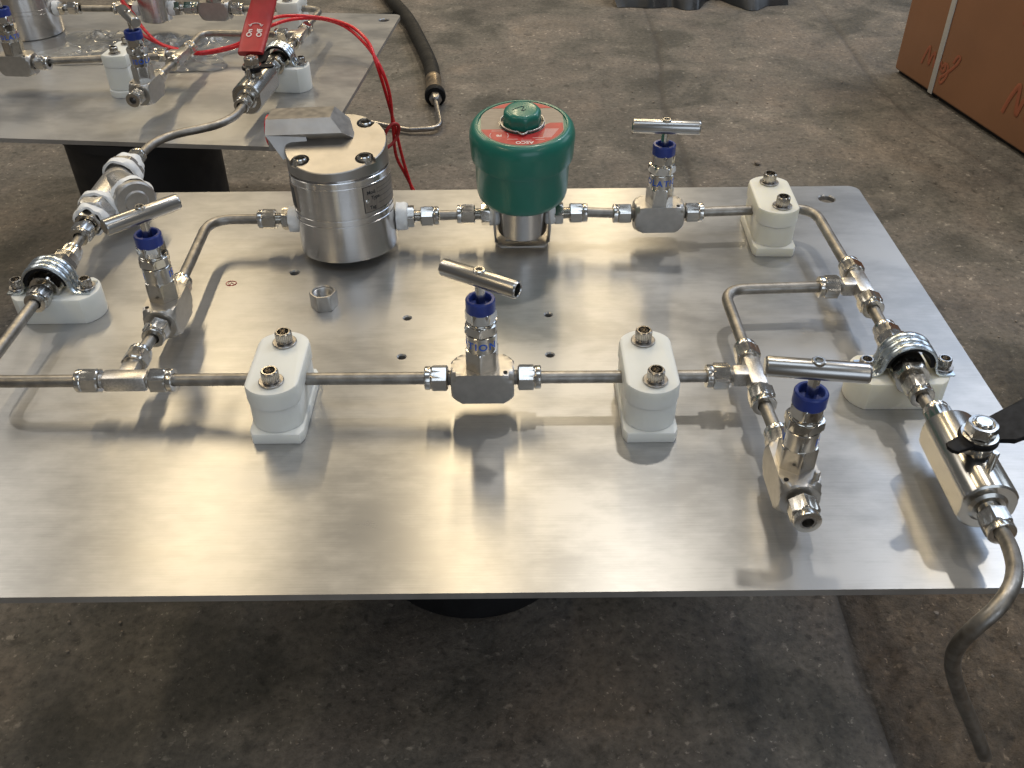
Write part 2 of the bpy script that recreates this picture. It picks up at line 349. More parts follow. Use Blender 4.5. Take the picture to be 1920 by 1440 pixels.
# ------------------------------------------------------------------ floor
def joint_x(y): return .412+.028*noise.noise(Vector((y*1.7, 3.1, 0)))+.010*noise.noise(Vector((y*9, 1.1, 0)))+.04*max(0, min(1, (y-1.6)/.6))
def joint2_x(y): return 1.02+.02*noise.noise(Vector((y*2, 8, 0)))+max(0, 1.45-y)*.30
def build_floor():
    def axis(lo, hi, st, far0, far1):
        a = []; k = far0
        while k < lo-1e-6: a.append(k); k += .35
        k = lo
        while k < hi: a.append(k); k += st
        k = hi
        while k < far1: a.append(k); k += .35
        a.append(far1); return a
    xs = axis(-1.3, 1.7, .0085, -7., 7.); ys = axis(-.45, 2.2, .0085, -5., 8.)
    vs = []; wear_ = []; coarse_ = []
    for y in ys:
        for x in xs:
            h = 0.; w = 0.; cs = 0.
            if -1.4 < x < 1.8 and -.55 < y < 2.4:
                jx = joint_x(y); near = max(0., min(1., (.55-y)/.5))
                h = .0022*noise.noise(Vector((x*4, y*4, 0)))+.0010*noise.noise(Vector((x*19, y*19, 5)))
                d = x-jx
                if d > 0:                              # the slab right of the joint is broken and coarse near the front
                    s = near*min(1, d/.02); cs = s
                    h += s*(.0095*noise.fractal(Vector((x*42, y*42, 0)), 1., 2., 4)-.004)
                    h += (1-near)*.0012*noise.fractal(Vector((x*30, y*30, 2)), 1., 2., 3)
                else: h += .0007*noise.fractal(Vector((x*50, y*50, 0)), 1., 2., 3)
                c = abs(d)/(.011+.016*max(0, noise.noise(Vector((y*7, 9, 0)))))
                if c < 1: h -= .006*(1-c)*(.5+.5*noise.noise(Vector((y*11, 2, 7)))); w = max(w, .85*(1-c))
                d2 = abs(x-joint2_x(y))/.012
                if d2 < 1 and y > .9: h -= .004*(1-d2); w = max(w, .6*(1-d2))
                pit = noise.noise(Vector((x*23, y*23, 11)))
                if pit > .62 and d < .1: h -= .004*min(1, (pit-.62)/.06); w = max(w, min(.55, (pit-.62)/.08))
            vs.append((x, y, h)); wear_.append(w); coarse_.append(cs)
    nx = len(xs); fs = [(j*nx+i, j*nx+i+1, (j+1)*nx+i+1, (j+1)*nx+i) for j in range(len(ys)-1) for i in range(nx-1)]
    me = bpy.data.meshes.new('floor'); me.from_pydata(vs, [], fs)
    at = me.attributes.new('wear', 'FLOAT', 'POINT'); at.data.foreach_set('value', wear_)
    at = me.attributes.new('coarse', 'FLOAT', 'POINT'); at.data.foreach_set('value', coarse_)
    for p in me.polygons: p.use_smooth = True
    return structure('floor', me, M['floor'])
build_floor()

# ------------------------------------------------------------------ plates and what they stand on
def rounded_rect(x0, x1, y0, y1, r, n=6):
    out = []
    for cx, cy, a0 in ((x1-r, y0+r, -90), (x1-r, y1-r, 0), (x0+r, y1-r, 90), (x0+r, y0+r, 180)):
        for i in range(n+1):
            a = R(a0+90*i/n); out.append((cx+r*math.cos(a), cy+r*math.sin(a)))
    return out
def make_plate(x0, x1, y0, y1, holes):
    bm = NB(); prism(bm, rounded_rect(x0, x1, y0, y1, 12), -7, 0, bev=.7); me = finish(bm, 'plate_sheet', 30)
    cut = []
    for (x, y, r) in holes:
        b = NB(); lathe(b, [(r, -12), (r, 5)], 24, Matrix.Translation((x, y, 0)), cap0=True, cap1=True); cut.append(finish(b, 'cut'))
        b = NB(); lathe(b, [(r-.5, -2), (r+1.6, .4)], 24, Matrix.Translation((x, y, 0)), cap0=True, cap1=True); cut.append(finish(b, 'cut'))
    me = boolean(me, cut, 8)
    uv = me.uv_layers.new(name='UVMap')
    for l in me.loops:
        c = me.vertices[l.vertex_index].co; uv.data[l.index].uv = (c.y, -c.x)
    return me
def plate_thing(label, x0, x1, y0, y1, holes, loc, rotz):
    t = thing('mounting_plate', label, 'metal plate', loc, rotz, 'brushed aluminium mounting plates')
    o = part('plate_sheet', make_plate(x0, x1, y0, y1, holes), M['plate'], t)
    return t
FP = plate_thing('large brushed aluminium plate in the foreground on a black drum, carrying the green solenoid valve', -541, 474, -336, 359,
    [(-257, 146, 5), (-115, 48, 4), (-115, -24, 4), (41, 52, 4), (40, -23, 4), (423, 322, 10.5), (-507, 326, 10.5)], (0, 0, -8), 0)
BPR = R(-5.6)
BP = plate_thing('second brushed aluminium plate behind the first, with a red lever valve along its edge', -760, 0, 0, 660, [(-28, 620, 10.5)], (-286, 521, -18), BPR)
def red_mark():
    bm = NB(); sweep(bm, [(6*math.cos(2*PI*i/20), 5*math.sin(2*PI*i/20), .3) for i in range(20)], .5, 5, closed=True)
    sweep(bm, [(-3.5, 0, .3), (-1, -3, .3), (0, 2, .3), (3.5, -2, .3)], .45, 5); return finish(bm, 'marker_ring')
part('marker_ring', red_mark(), M['redgrip'], FP, (-327, 123, 0), label='small red hand drawn ring')
def drum_mesh(r, h):
    bm = NB(); lathe(bm, [(0, 0), (r*.94, 0), (r*.96, 8), (r*.975, h*.35), (r*1.0, h*.36), (r*1.0, h*.39), (r*.98, h*.4), (r*1.0, h-18), (r*1.04, h-16), (r*1.04, h-1), (r*1.0, h), (0, h)], 64)
    return finish(bm, 'drum')
single('drum', drum_mesh(142, FLOOR-15.5), M['drum'], 'black round drum standing on the floor under the front plate', 'drum', (-52, 53, -FLOOR), 0, 'black drums under the plates')
single('drum', drum_mesh(122, FLOOR-25.5), M['drum'], 'black round drum standing on the floor under the rear plate, beside the strainer', 'drum', (-615, 680, -FLOOR), 0, 'black drums under the plates')

# ------------------------------------------------------------------ small hardware
NUTL = 22
def nut_mesh():
    bm = NB()
    lathe(bm, [(7, 0), (10.6, 0), (12.9, 1.3), (12.9, 14.4), (11.2, 15.6), (10.6, 15.7)], 48, af=22.5)
    lathe(bm, [(10.2, 15.2), (11.1, 16.4), (11.3, 17), (11.3, 21), (10.8, 21.9), (10.2, 22), (6.4, 22), (6.2, 21), (6.2, 14)], 40)
    return finish(bm, 'compression_nut')
def nut(parent, p, d, roll=0., m='steel'):
    return part('compression_nut', cached('nut', nut_mesh), M[m], parent, mt=along(p, d, roll))
def thread(bm, p, d, L, r=7.4, n=28):
    k = max(2, int(L/1.3)); prof = []
    for i in range(k): prof += [(r-.8, L*i/k), (r, L*(i+.5)/k)]
    lathe(bm, prof+[(r-.8, L)], n, along(p, d))
def socket_bolt_mesh():
    bm = NB(); lathe(bm, [(5.2, 0), (6.2, .3), (6.4, 1), (6.4, 8.6), (5.7, 9.4), (4.6, 9.4)], 28)
    lathe(bm, [(4.6, 9.4), (3.9, 9.3), (3.6, 4.5), (0, 4.2)], 28, af=6.4)
    for i in range(24):
        a = 2*PI*i/24; box(bm, (6.4*math.cos(a), 6.4*math.sin(a), 4.8), (.5, .5, 6.4), 0)
    return finish(bm, 'bolt')
def washer_mesh():
    bm = NB(); lathe(bm, [(5, 0), (9.3, 0), (9.6, .5), (9.6, 1.3), (9.1, 1.7), (5.4, 1.7)], 32); return finish(bm, 'washer')
def bolt(parent, p, roll=0., d=Z, k=1.0):
    mt = along(p, d, roll)
    b = part('bolt', cached('bolt', socket_bolt_mesh), M['bolt'], parent, mt=mt @ Matrix.Translation((0, 0, 1.7*k)) @ Matrix.Scale(k, 4))
    w = part('washer', cached('washer', washer_mesh), M['washer'], b, mt=Matrix.Translation((0, 0, -1.7)))
    return b

# ------------------------------------------------------------------ needle valve
def nv_body():
    bm = NB(); mt = Matrix.Translation((0, 0, 28.5)) @ Matrix.Rotation(PI/2, 4, 'Y')
    lathe(bm, [(9, -29.5), (16.5, -29.5), (18.2, -28), (21, -24.5), (23.8, -19.5), (25, -15), (25, 15), (23.8, 19.5), (21, 24.5), (18.2, 28), (16.5, 29.5), (9, 29.5)], 96, mt, af=33.5, sides=4, off=R(45))
    for s in (-1, 1): thread(bm, (s*26, 0, 30), (s, 0, 0), 10)
    return finish(bm, 'valve_body', 24)
def nv_bonnet():
    bm = NB()
    lathe(bm, [(14, 42), (16.6, 42), (16.6, 65), (15.2, 66.6), (14.4, 66.8)], 72, af=28.5, off=R(30))
    lathe(bm, [(14.3, 66), (14.5, 67), (14.5, 83.2), (13.9, 83.8), (12.4, 84), (12.4, 85.4), (13, 85.6)], 56)
    return finish(bm, 'bonnet')
def nv_locknut():
    bm = NB(); lathe(bm, [(12, 85.2), (15.2, 85.2), (16.4, 86.2), (16.4, 92.6), (15.2, 94.2), (13.2, 94.4)], 72, af=28.2, off=R(30))
    lathe(bm, [(13.4, 94.2), (13.2, 96.0), (12.2, 96.4), (12.2, 97.4)], 40); return finish(bm, 'lock_nut')
def nv_packing():
    bm = NB(); lathe(bm, [(10.5, 97), (13.4, 97.2), (14.2, 98.2), (14.2, 107.2), (13.2, 108.2), (10, 108.2)], 72, af=25, off=R(8)); return finish(bm, 'packing_nut')
def nv_cap():
    bm = NB(); lathe(bm, [(11, 106.6), (12.9, 106.8), (13.4, 107.6), (13.4, 118.2), (12.6, 119.4), (10.4, 119.5), (9.8, 118.6), (9.6, 113), (4, 112.6)], 44); return finish(bm, 'dust_cap')
def nv_stem():
    bm = NB(); lathe(bm, [(4.6, 100), (4.6, 134)], 20, af=8.4, sides=4, cap1=True); return finish(bm, 'stem')
def nv_bar(hollow):
    bm = NB(); mt = Matrix.Rotation(PI/2, 4, 'Y'); L = 39
    end = [(0, L-16), (5.6, L-16), (5.8, L-.8), (6.4, L)] if hollow else [(0, L)]
    lathe(bm, [(0, -L), (6.6, -L), (7.8, -L+1.2), (8.1, -L+2.2), (8.1, L-2.2), (7.8, L-1.0), (7.2, L)]+end[::-1], 44, mt)
    return finish(bm, 'handle_bar')
def nv_screw():
    bm = NB(); lathe(bm, [(5.4, -3), (5.4, .8), (4.7, 1.3), (3.1, 1.3)], 28); lathe(bm, [(3.1, 1.3), (2.8, 1.2), (2.6, -2), (0, -2.2)], 24, af=4.6); return finish(bm, 'set_screw')
def band_text(s, rot, z=74.6, r=14.5):
    return text_mesh(s, 10.2, lambda x, y, h: ((r-.05+h)*math.sin(x/r+rot), -(r-.05+h)*math.cos(x/r+rot), z+y), 'lettering', .12, 1.25)
def needle_valve(label, x, y, rotz, bar, word_rot, hollow=False, plug=False, pin=False, bar_off=(0, 0), nuts=(1, 1), group='needle valves with T bar handles', turn=0.):
    t = thing('needle_valve', label, 'valve', (x, y, 0), rotz, group)
    part('valve_body', cached('nvbody', nv_body), M['satin'], t)
    rt_ = Matrix.Rotation(turn-rotz, 4, 'Z')
    b = part('bonnet', cached('nvbon', nv_bonnet), M['steel'], t, mt=rt_)
    part('lettering', cached(('txt', round(word_rot, 2)), lambda: band_text('ISOLATION', word_rot)), M['print_blue'], b, mt=Matrix.Rotation(-turn, 4, 'Z'))
    part('lock_nut', cached('nvlock', nv_locknut), M['chrome'], t, mt=rt_)
    part('packing_nut', cached('nvpack', nv_packing), M['chrome'], t, mt=rt_)
    part('dust_cap', cached('nvcap', nv_cap), M['blue'], t)
    part('stem', cached('nvstem', nv_stem), M['steel'], t, mt=Matrix.Rotation(bar-rotz, 4, 'Z'))
    hb = part('handle_bar', cached(('nvbar', hollow), lambda: nv_bar(hollow)), M['bar'], t, mt=Matrix.Translation((bar_off[0], bar_off[1], 140)) @ Matrix.Rotation(bar-rotz, 4, 'Z'))
    part('set_screw', cached('nvscrew', nv_screw), M['steel'], hb, (0, 0, 8.1))
    for s, on in zip((-1, 1), nuts):
        if on: nut(t, (s*33, 0, 30), (s, 0, 0), R(s*4))
    def holes():
        bm = NB(); lathe(bm, [(2.1, 45.3), (2.1, 45.62), (0, 45.62)], 18, Matrix.Translation((21.5, -12, 0))); return finish(bm, 'hole_shade_disc')  # thin disc on the body top; the hole's shade is painted in its colour
    part('hole_shade_disc', cached('nvhole', holes), M['dark'], t, mt=Matrix.Rotation(0, 4, 'Z'))
    if pin:
        def pm():
            bm = NB(); lathe(bm, [(2.6, 44), (2.6, 52.6), (1.9, 53.4), (0, 53.4)], 20, Matrix.Translation((21, 12, 0))); return finish(bm, 'stop_pin')
        part('stop_pin', cached('nvpin', pm), M['satin'], t)
    if plug:
        def pg():
            bm = NB(); lathe(bm, [(6.3, 54.6), (4.9, 54.7), (4.6, 51), (4.4, 44), (0, 44)], 24, along((0, 0, 30), (plug, 0, 0))); return finish(bm, 'ferrule')
        part('ferrule', pg(), M['washer'], t)
    return t
needle_valve('needle valve at the middle of the front tube, its hollow T bar turned slantwise', -27.5, -110, 0, R(-31), R(-64), hollow=True, turn=R(-6))
needle_valve('needle valve at the back edge, right of the green solenoid valve', 180, 215, R(1), R(-6), R(-5), turn=R(24))
needle_valve('needle valve at the left, its T bar in front of the white taped strainer', -361, 14, R(-90), R(44), R(191), turn=R(14))
needle_valve('needle valve at the lower right with an open capped end facing the viewer', 232, -246, R(-90), R(-8), R(160), plug=1, pin=True, turn=R(-2))

# ------------------------------------------------------------------ tees
def tee_mesh():
    bm = NB()
    box(bm, (0, 0, 30), (42, 16.4, 16.4), 2.6); box(bm, (0, 10.5, 30), (15.6, 21, 15.6), 2.0)
    for p, d in (((-20, 0, 30), (-1, 0, 0)), ((20, 0, 30), (1, 0, 0)), ((0, 20, 30), (0, 1, 0))): thread(bm, p, d, 6)
    return finish(bm, 'tee_body')
def tee(label, x, y, rotz, group='compression tee fittings'):
    t = thing('tee_fitting', label, 'pipe fitting', (x, y, 0), rotz, group)
    part('tee_body', cached('tee', tee_mesh), M['cast'], t)
    for d, r_ in (((-1, 0, 0), 9), ((1, 0, 0), -5), ((0, 1, 0), 13)): nut(t, Vector(d)*24+Vector((0, 0, 30)), d, R(r_))
    return t
tee('steel tee fitting at the left end of the front tube', -366, -109, 0)
tee('steel tee fitting at the right end of the front tube, above the capped valve', 229.5, -111, R(90))
tee('steel tee fitting on the right tube run near the rear clamp block', 376.5, 44, R(90))

# ------------------------------------------------------------------ white clamp blocks
def stadium(w, l, rr, n=10):
    out = []; half = math.asin(min(1, (w/2)/rr))
    for s in (1, -1):
        cy = s*(l/2-rr)
        for i in range(n+1):
            a = -half+2*half*i/n
            out.append((-s*rr*math.sin(a)*-1 if False else s*rr*math.sin(-a), cy+s*rr*math.cos(a)))
    return out
def clamp_part(z0, z1, w=49.5, l=99):
    bm = NB(); prism(bm, stadium(w, l, w*(.533 if w > 45 else .85), 14), z0, z1, bev=2.2); return finish(bm, 'clamp_half', 28)
def clamp_base():
    bm = NB(); w, l, c = 25.2, 50.5, 7
    prism(bm, [(-w+c*.5, -l), (w-c*.5, -l), (w, -l+c), (w, l-c), (w-c*.5, l), (-w+c*.5, l), (-w, l-c), (-w, -l+c)], -8, 4, bev=1.2); return finish(bm, 'clamp_base', 28)
def clamp(label, x, y, rotz, m, bolts=((4, 31), (1, -31)), group='white plastic tube clamp blocks', tall=False):
    t = thing('clamp_block', label, 'tube clamp', (x, y, 0), rotz, group)
    if tall:                                  # rear plate: narrower, taller blocks
        tm = lambda z0, z1, w, l, nm: cached((nm, 'tall'), lambda: clamp_part(z0, z1, w, l))
        part('clamp_base', cached('cbaset', lambda: clamp_part(-18, -8, 46, 92)), M[m], t); part('lower_half', tm(-7.9, 29.9, 41, 78, 'lo'), M[m], t); part('upper_half', tm(30.3, 50, 42, 79, 'up'), M[m], t)
        for i, (bx, by) in enumerate(((0, 24), (0, -24))): bolt(t, (bx, by, 50), R(17*i+x))
        return t
    part('clamp_base', cached('cbase', clamp_base), M[m], t); part('lower_half', cached('clow', lambda: clamp_part(4.05, 29.5, 47.6, 97)), M[m], t)
    part('upper_half', cached('cup', lambda: clamp_part(30.5, 50)), M[m], t)
    for i, (bx, by) in enumerate(bolts): bolt(t, (bx, by, 50), R(17*i+x), k=1.2)
    return t
clamp('white plastic clamp block on the left half of the front tube', -219, -109, 0, 'white', ((1, 31), (0, -30)))
clamp('white plastic clamp block on the front tube left of the right tee', 128, -112, 0, 'white', ((-2, 31), (2, -31)))
clamp('ivory plastic clamp block at the back right corner by the plate hole', 320, 222, R(-2), 'ivory', ((0, 31), (4, -31)))

# ------------------------------------------------------------------ saddle clamps with galvanised strap, inline couplings
def saddle_base(z0=-8):
    bm = NB(); prism(bm, [(y, x) for x, y in stadium(48, 96, 27)][::-1], z0, 23, bev=1.2); return finish(bm, 'saddle_base', 28)
def strap_mesh():
    bm = NB(); prof = [(-45, 23.3), (-36, 23.3), (-30, 24), (-26, 27)]
    for i in range(19):
        a = PI-PI*i/18; prof.append((23.5*math.cos(a), 33+23.5*math.sin(a)))
    prof = prof[:4]+prof[4:]+[(26, 27), (30, 24), (36, 23.3), (45, 23.3)]
    ny = 25; w = 26
    def off(j):
        u = j/(ny-1); return 1.5*abs(math.sin(u*PI*3))*(1 if .02 < u < .98 else 0)
    def grid(th):
        g = []
        for k, (x, z) in enumerate(prof):
            a = prof[max(0, k-1)]; b = prof[min(len(prof)-1, k+1)]; d = Vector((b[0]-a[0], b[1]-a[1])).normalized(); n_ = Vector((-d.y, d.x))
            foot = 0 if k < 3 or k > len(prof)-4 else 1
            g.append([bm.verts.new((x+n_.x*(th+off(j)*foot), -w/2+w*j/(ny-1), z+n_.y*(th+off(j)*foot))) for j in range(ny)])
        return g
    A, B = grid(0), grid(1.8); K = len(prof)
    for g in (A, B):
        for k in range(K-1):
            for j in range(ny-1): bm.faces.new((g[k][j], g[k+1][j], g[k+1][j+1], g[k][j+1]))
    for k in range(K-1):
        for j in (0, ny-1): bm.faces.new((A[k][j], A[k+1][j], B[k+1][j], B[k][j]))
    for j in range(ny-1):
        for k in (0, K-1): bm.faces.new((A[k][j], A[k][j+1], B[k][j+1], B[k][j]))
    return finish(bm, 'strap', 40)
def liner_mesh():
    bm = NB(); n = 24
    for y0, y1 in ((-11.5, 11.5),):
        ring = lambda r, y: [bm.verts.new((r*math.cos(PI*i/n), y, 33+r*math.sin(PI*i/n))) for i in range(n+1)]
        q = [ring(23.3, y0), ring(23.3, y1), ring(19.5, y1), ring(19.5, y0)]
        for A, B in zip(q, q[1:]+q[:1]):
            for i in range(n): bm.faces.new((A[i], A[i+1], B[i+1], B[i]))
    return finish(bm, 'liner')
def saddle(label, x, y, rotz, m, dx=0, group='strap saddle clamps', z0=-8):
    t = thing('saddle_clamp', label, 'pipe clamp', (x, y, 0), rotz, group)
    part('saddle_base', cached(('sbase', z0), lambda: saddle_base(z0)), M[m], t, (dx, 0, 0))
    s = part('strap', cached('strap', strap_mesh), M['zinc'], t); part('liner', cached('liner', liner_mesh), M['black'], s)
    for sx in (-1, 1): bolt(t, (sx*37.5, 0, 25.1), R(20*sx+x))
    return t
saddle('white saddle clamp with zinc strap at the left edge of the plate', -504, 66, 0, 'white', 3)
saddle('ivory saddle clamp with zinc strap on the right tube run, behind the T bar', 378, -94, 0, 'ivory', -4)
def coupling_mesh():
    bm = NB(); mt = along((0, 0, 30), Y)
    lathe(bm, [(8, -26), (15.8, -26), (17.4, -24), (17.4, -12), (16, -11), (15.4, -10), (15.4, 4), (16, 5), (18.6, 6.5), (18.6, 24), (17, 25.6)], 72, mt, af=31)
    lathe(bm, [(16.4, -14), (17.2, -10), (17.2, 4), (16, 8)], 40, mt)
    lathe(bm, [(14, 24), (15, 27), (15, 38), (13.4, 39.5), (8, 39.5)], 72, mt, af=26, off=R(12))
    thread(bm, (0, -32, 30), Y, 8); return finish(bm, 'coupling_body')
def coupling(label, x, y, rotz, group='inline tube couplings'):
    t = thing('tube_coupling', label, 'pipe fitting', (x, y, 0), rotz, group)
    part('coupling_body', cached('coup', coupling_mesh), M['steel'], t)
    nut(t, (0, -31, 30), (0, -1, 0), R(10)); nut(t, (0, 38, 30), (0, 1, 0), R(22)); return t
coupling('steel coupling under the zinc strap at the left edge', -506, 78, 0)
coupling('steel coupling under the zinc strap on the right tube run', 376.5, -94, 0)

# ------------------------------------------------------------------ tubes
def tube(label, pts, rad=26, r=6, bore=0., smooth=False, n=18):
    p0 = Vector(pts[0]); pts = [Vector(p)-p0 for p in pts]
    path = catmull(pts, 7) if smooth else (fillet(pts, rad) if len(pts) > 2 else pts)
    bm = NB(); sweep(bm, path, r, n, bore); me = finish(bm, 'steel_tube', 40)
    return single('steel_tube', me, M['tube'], label, 'tube', tuple(p0), 0, 'bent stainless tubes')
tube('long tube bent round the front left corner of the plate', [(-507, 34, 30), (-509, -109, 30), (-406, -109, 30)], 30)
tube('straight tube through the left clamp block to the middle valve', [(-326, -109, 30), (-77, -110, 30)])
tube('straight tube from the middle valve through the right clamp block to the tee', [(22, -110.3, 30), (189, -111, 30)])
tube('short tube between the left tee and the left needle valve', [(-365.5, -68, 30), (-362, -36, 30)])
tube('tube bent from the left needle valve to the steel instrument housing', [(-361.5, 62, 30), (-366, 209, 30), (-307, 209, 30)], 30)
tube('short tube between the steel housing and the green solenoid valve', [(-86, 214, 30), (-62, 215, 30)])
tube('short tube right of the green solenoid valve', [(92, 218.5, 30), (131, 215, 30)])
tube('tube bent round the back right corner through the ivory clamp block', [(229, 216, 30), (372, 224, 30), (374.5, 84, 30)], 30)
tube('tube bent in a hook above the right tee', [(336, 44, 30), (228, 40, 30), (229.5, -72, 30)], 26)
tube('short tube between the right tee and the capped valve', [(229.7, -151, 30), (231.8, -196, 30)])
tube('short tube between the rear right tee and the ivory saddle clamp', [(376.5, 6, 30), (376.5, -40, 30)])
tube('short tube between the ivory saddle clamp and the black lever valve', [(377, -142, 30), (379, -184, 30)])
tube('S bent tube hanging over the front right corner with a cut end', [(379, -292, 30), (378, -312, 32), (373, -335, 39), (363, -362, 46), (350, -383, 50), (335, -398, 46), (323, -402, 30), (321, -397, 3), (331, -388, -34), (353, -381, -82), (380, -379, -133), (402, -380, -176)], smooth=True, bore=4.6)
tube('S bent tube linking the rear plate to the white taped strainer', [(-404, 582, 30), (-405, 560, 30), (-409, 530, 30), (-425, 501, 30), (-446, 485, 30), (-471, 471, 30), (-489, 455, 30), (-501, 434, 30), (-506, 410, 30), (-508, 385, 30)], smooth=True)
tube('short tube between the strainer and the left zinc strap', [(-507, 128, 30), (-508, 168, 30)])

# ------------------------------------------------------------------ Y strainer at the left
def strainer():
    t = thing('strainer', 'steel Y strainer with white taped joints at the back left edge', 'strainer', (-509, 280, 0), 0)
    def ax(y0): return along((0, y0, 32), Y)
    bm = NB()
    lathe(bm, [(12, -66), (21, -66), (23, -64), (23, -46), (21, -44), (17, -42)], 72, ax(0), af=40)
    lathe(bm, [(17, -46), (19, -38), (20, -20), (20, 20), (18.5, 40), (17, 46)], 44, ax(0))
    lathe(bm, [(17, 42), (21, 44), (23, 46), (23, 64), (21, 66), (12, 66)], 72, ax(0), af=40)
    d = Vector((.62, -.78, .02)).normalized(); mt = along((0, 22, 34), d)
    lathe(bm, [(17, 0), (21, 10), (23, 24), (23, 56)], 44, mt); me = finish(bm, 'strainer_body')
    b = part('strainer_body', me, M['cast'], t)
    bm = NB(); lathe(bm, [(16, 58), (25, 58), (25.8, 59), (25.8, 69), (23.6, 71), (15, 71.4), (13, 73), (0, 73.4)], 44, mt); part('strainer_cap', finish(bm, 'strainer_cap'), M['satin'], t)
    bm = NB(); lathe(bm, [(22, 50), (26, 52), (27.2, 57), (26, 62)], 44, mt, wob=3.2); part('thread_tape', finish(bm, 'thread_tape', 60), M['tape'], t)
    for y0, y1, r in ((-79, -61, 19), (61, 78, 19.5), (-50, -38, 23.5), (38, 53, 24)):
        bm = NB(); lathe(bm, [(r-3, y0), (r, y0+.8), (r+.8, (y0+y1)/2), (r, y1-.8), (r-3, y1)], 44, ax(0), wob=3.4)
        part('thread_tape', finish(bm, 'thread_tape', 60), M['tape'], t)
    for s_ in (-1, 1):
        bm = NB(); m_ = along((0, 0, 32), Y*s_)
        lathe(bm, [(14, 74), (15.6, 76), (15.6, 86), (14.4, 87), (10, 87)], 72, m_, af=27, off=R(10*s_)); thread(bm, (0, s_*85, 32), Y*s_, 9)
        part('connector', finish(bm, 'connector'), M['steel'], t)
    nut(t, (0, -93, 31), (0, -1, 0), R(15)); nut(t, (0, 92, 31), (0, 1, 0), R(5))
    txt = text_mesh('WELL', 10, lambda x, y, h: mt @ Vector(((23.05+h)*math.cos(R(150)+y/23), (23.05+h)*math.sin(R(150)+y/23), 34+x)), 'raised_letters', .5)
    part('raised_letters', txt, M['cast'], b)
    return t
strainer()

# ------------------------------------------------------------------ steel instrument housing
def conn_mesh():
    bm = NB()
    lathe(bm, [(9, 8.5), (13, 8.6), (13.9, 9.6), (13.9, 18), (12.8, 19.2), (8, 19.4)], 72, Matrix.Rotation(R(15), 4, 'Z'), af=24); thread(bm, (0, 0, 19), Z, 9)
    return finish(bm, 'connector')
def tape_mesh():
    bm = NB(); lathe(bm, [(8, -3), (13.2, -2), (13.8, 2), (13.5, 6), (12.8, 9.4), (9, 10)], 44, wob=1.6); return finish(bm, 'thread_tape', 60)
def male_connector(label, x, y, z, d, k=1.0):
    t = thing('male_connector', label, 'pipe fitting', (x, y, 0), 0, 'taped male connectors')
    mt = along((0, 0, z), d)
    part('connector', cached('conn', conn_mesh), M['steel'], t, mt=mt); part('thread_tape', cached('tape', tape_mesh), M['tape'], t, mt=mt @ Matrix.Diagonal((k, k, 1.15 if k > 1 else 1, 1)))
    nut(t, Vector((0, 0, z))+Vector(d)*27, d, R(7)); return t
male_connector('white taped connector on the left side of the steel housing', -257, 209, 30, (-1, 0, 0), 1.17)
male_connector('white taped connector on the right side of the steel housing', -136, 212, 30, (1, .02, 0), 1.24)
male_connector('white taped connector on the left of the green solenoid valve', -16, 216, 30, (-1, 0, 0))
male_connector('white taped connector on the right of the green solenoid valve', 45, 217, 30, (1, 0, 0))

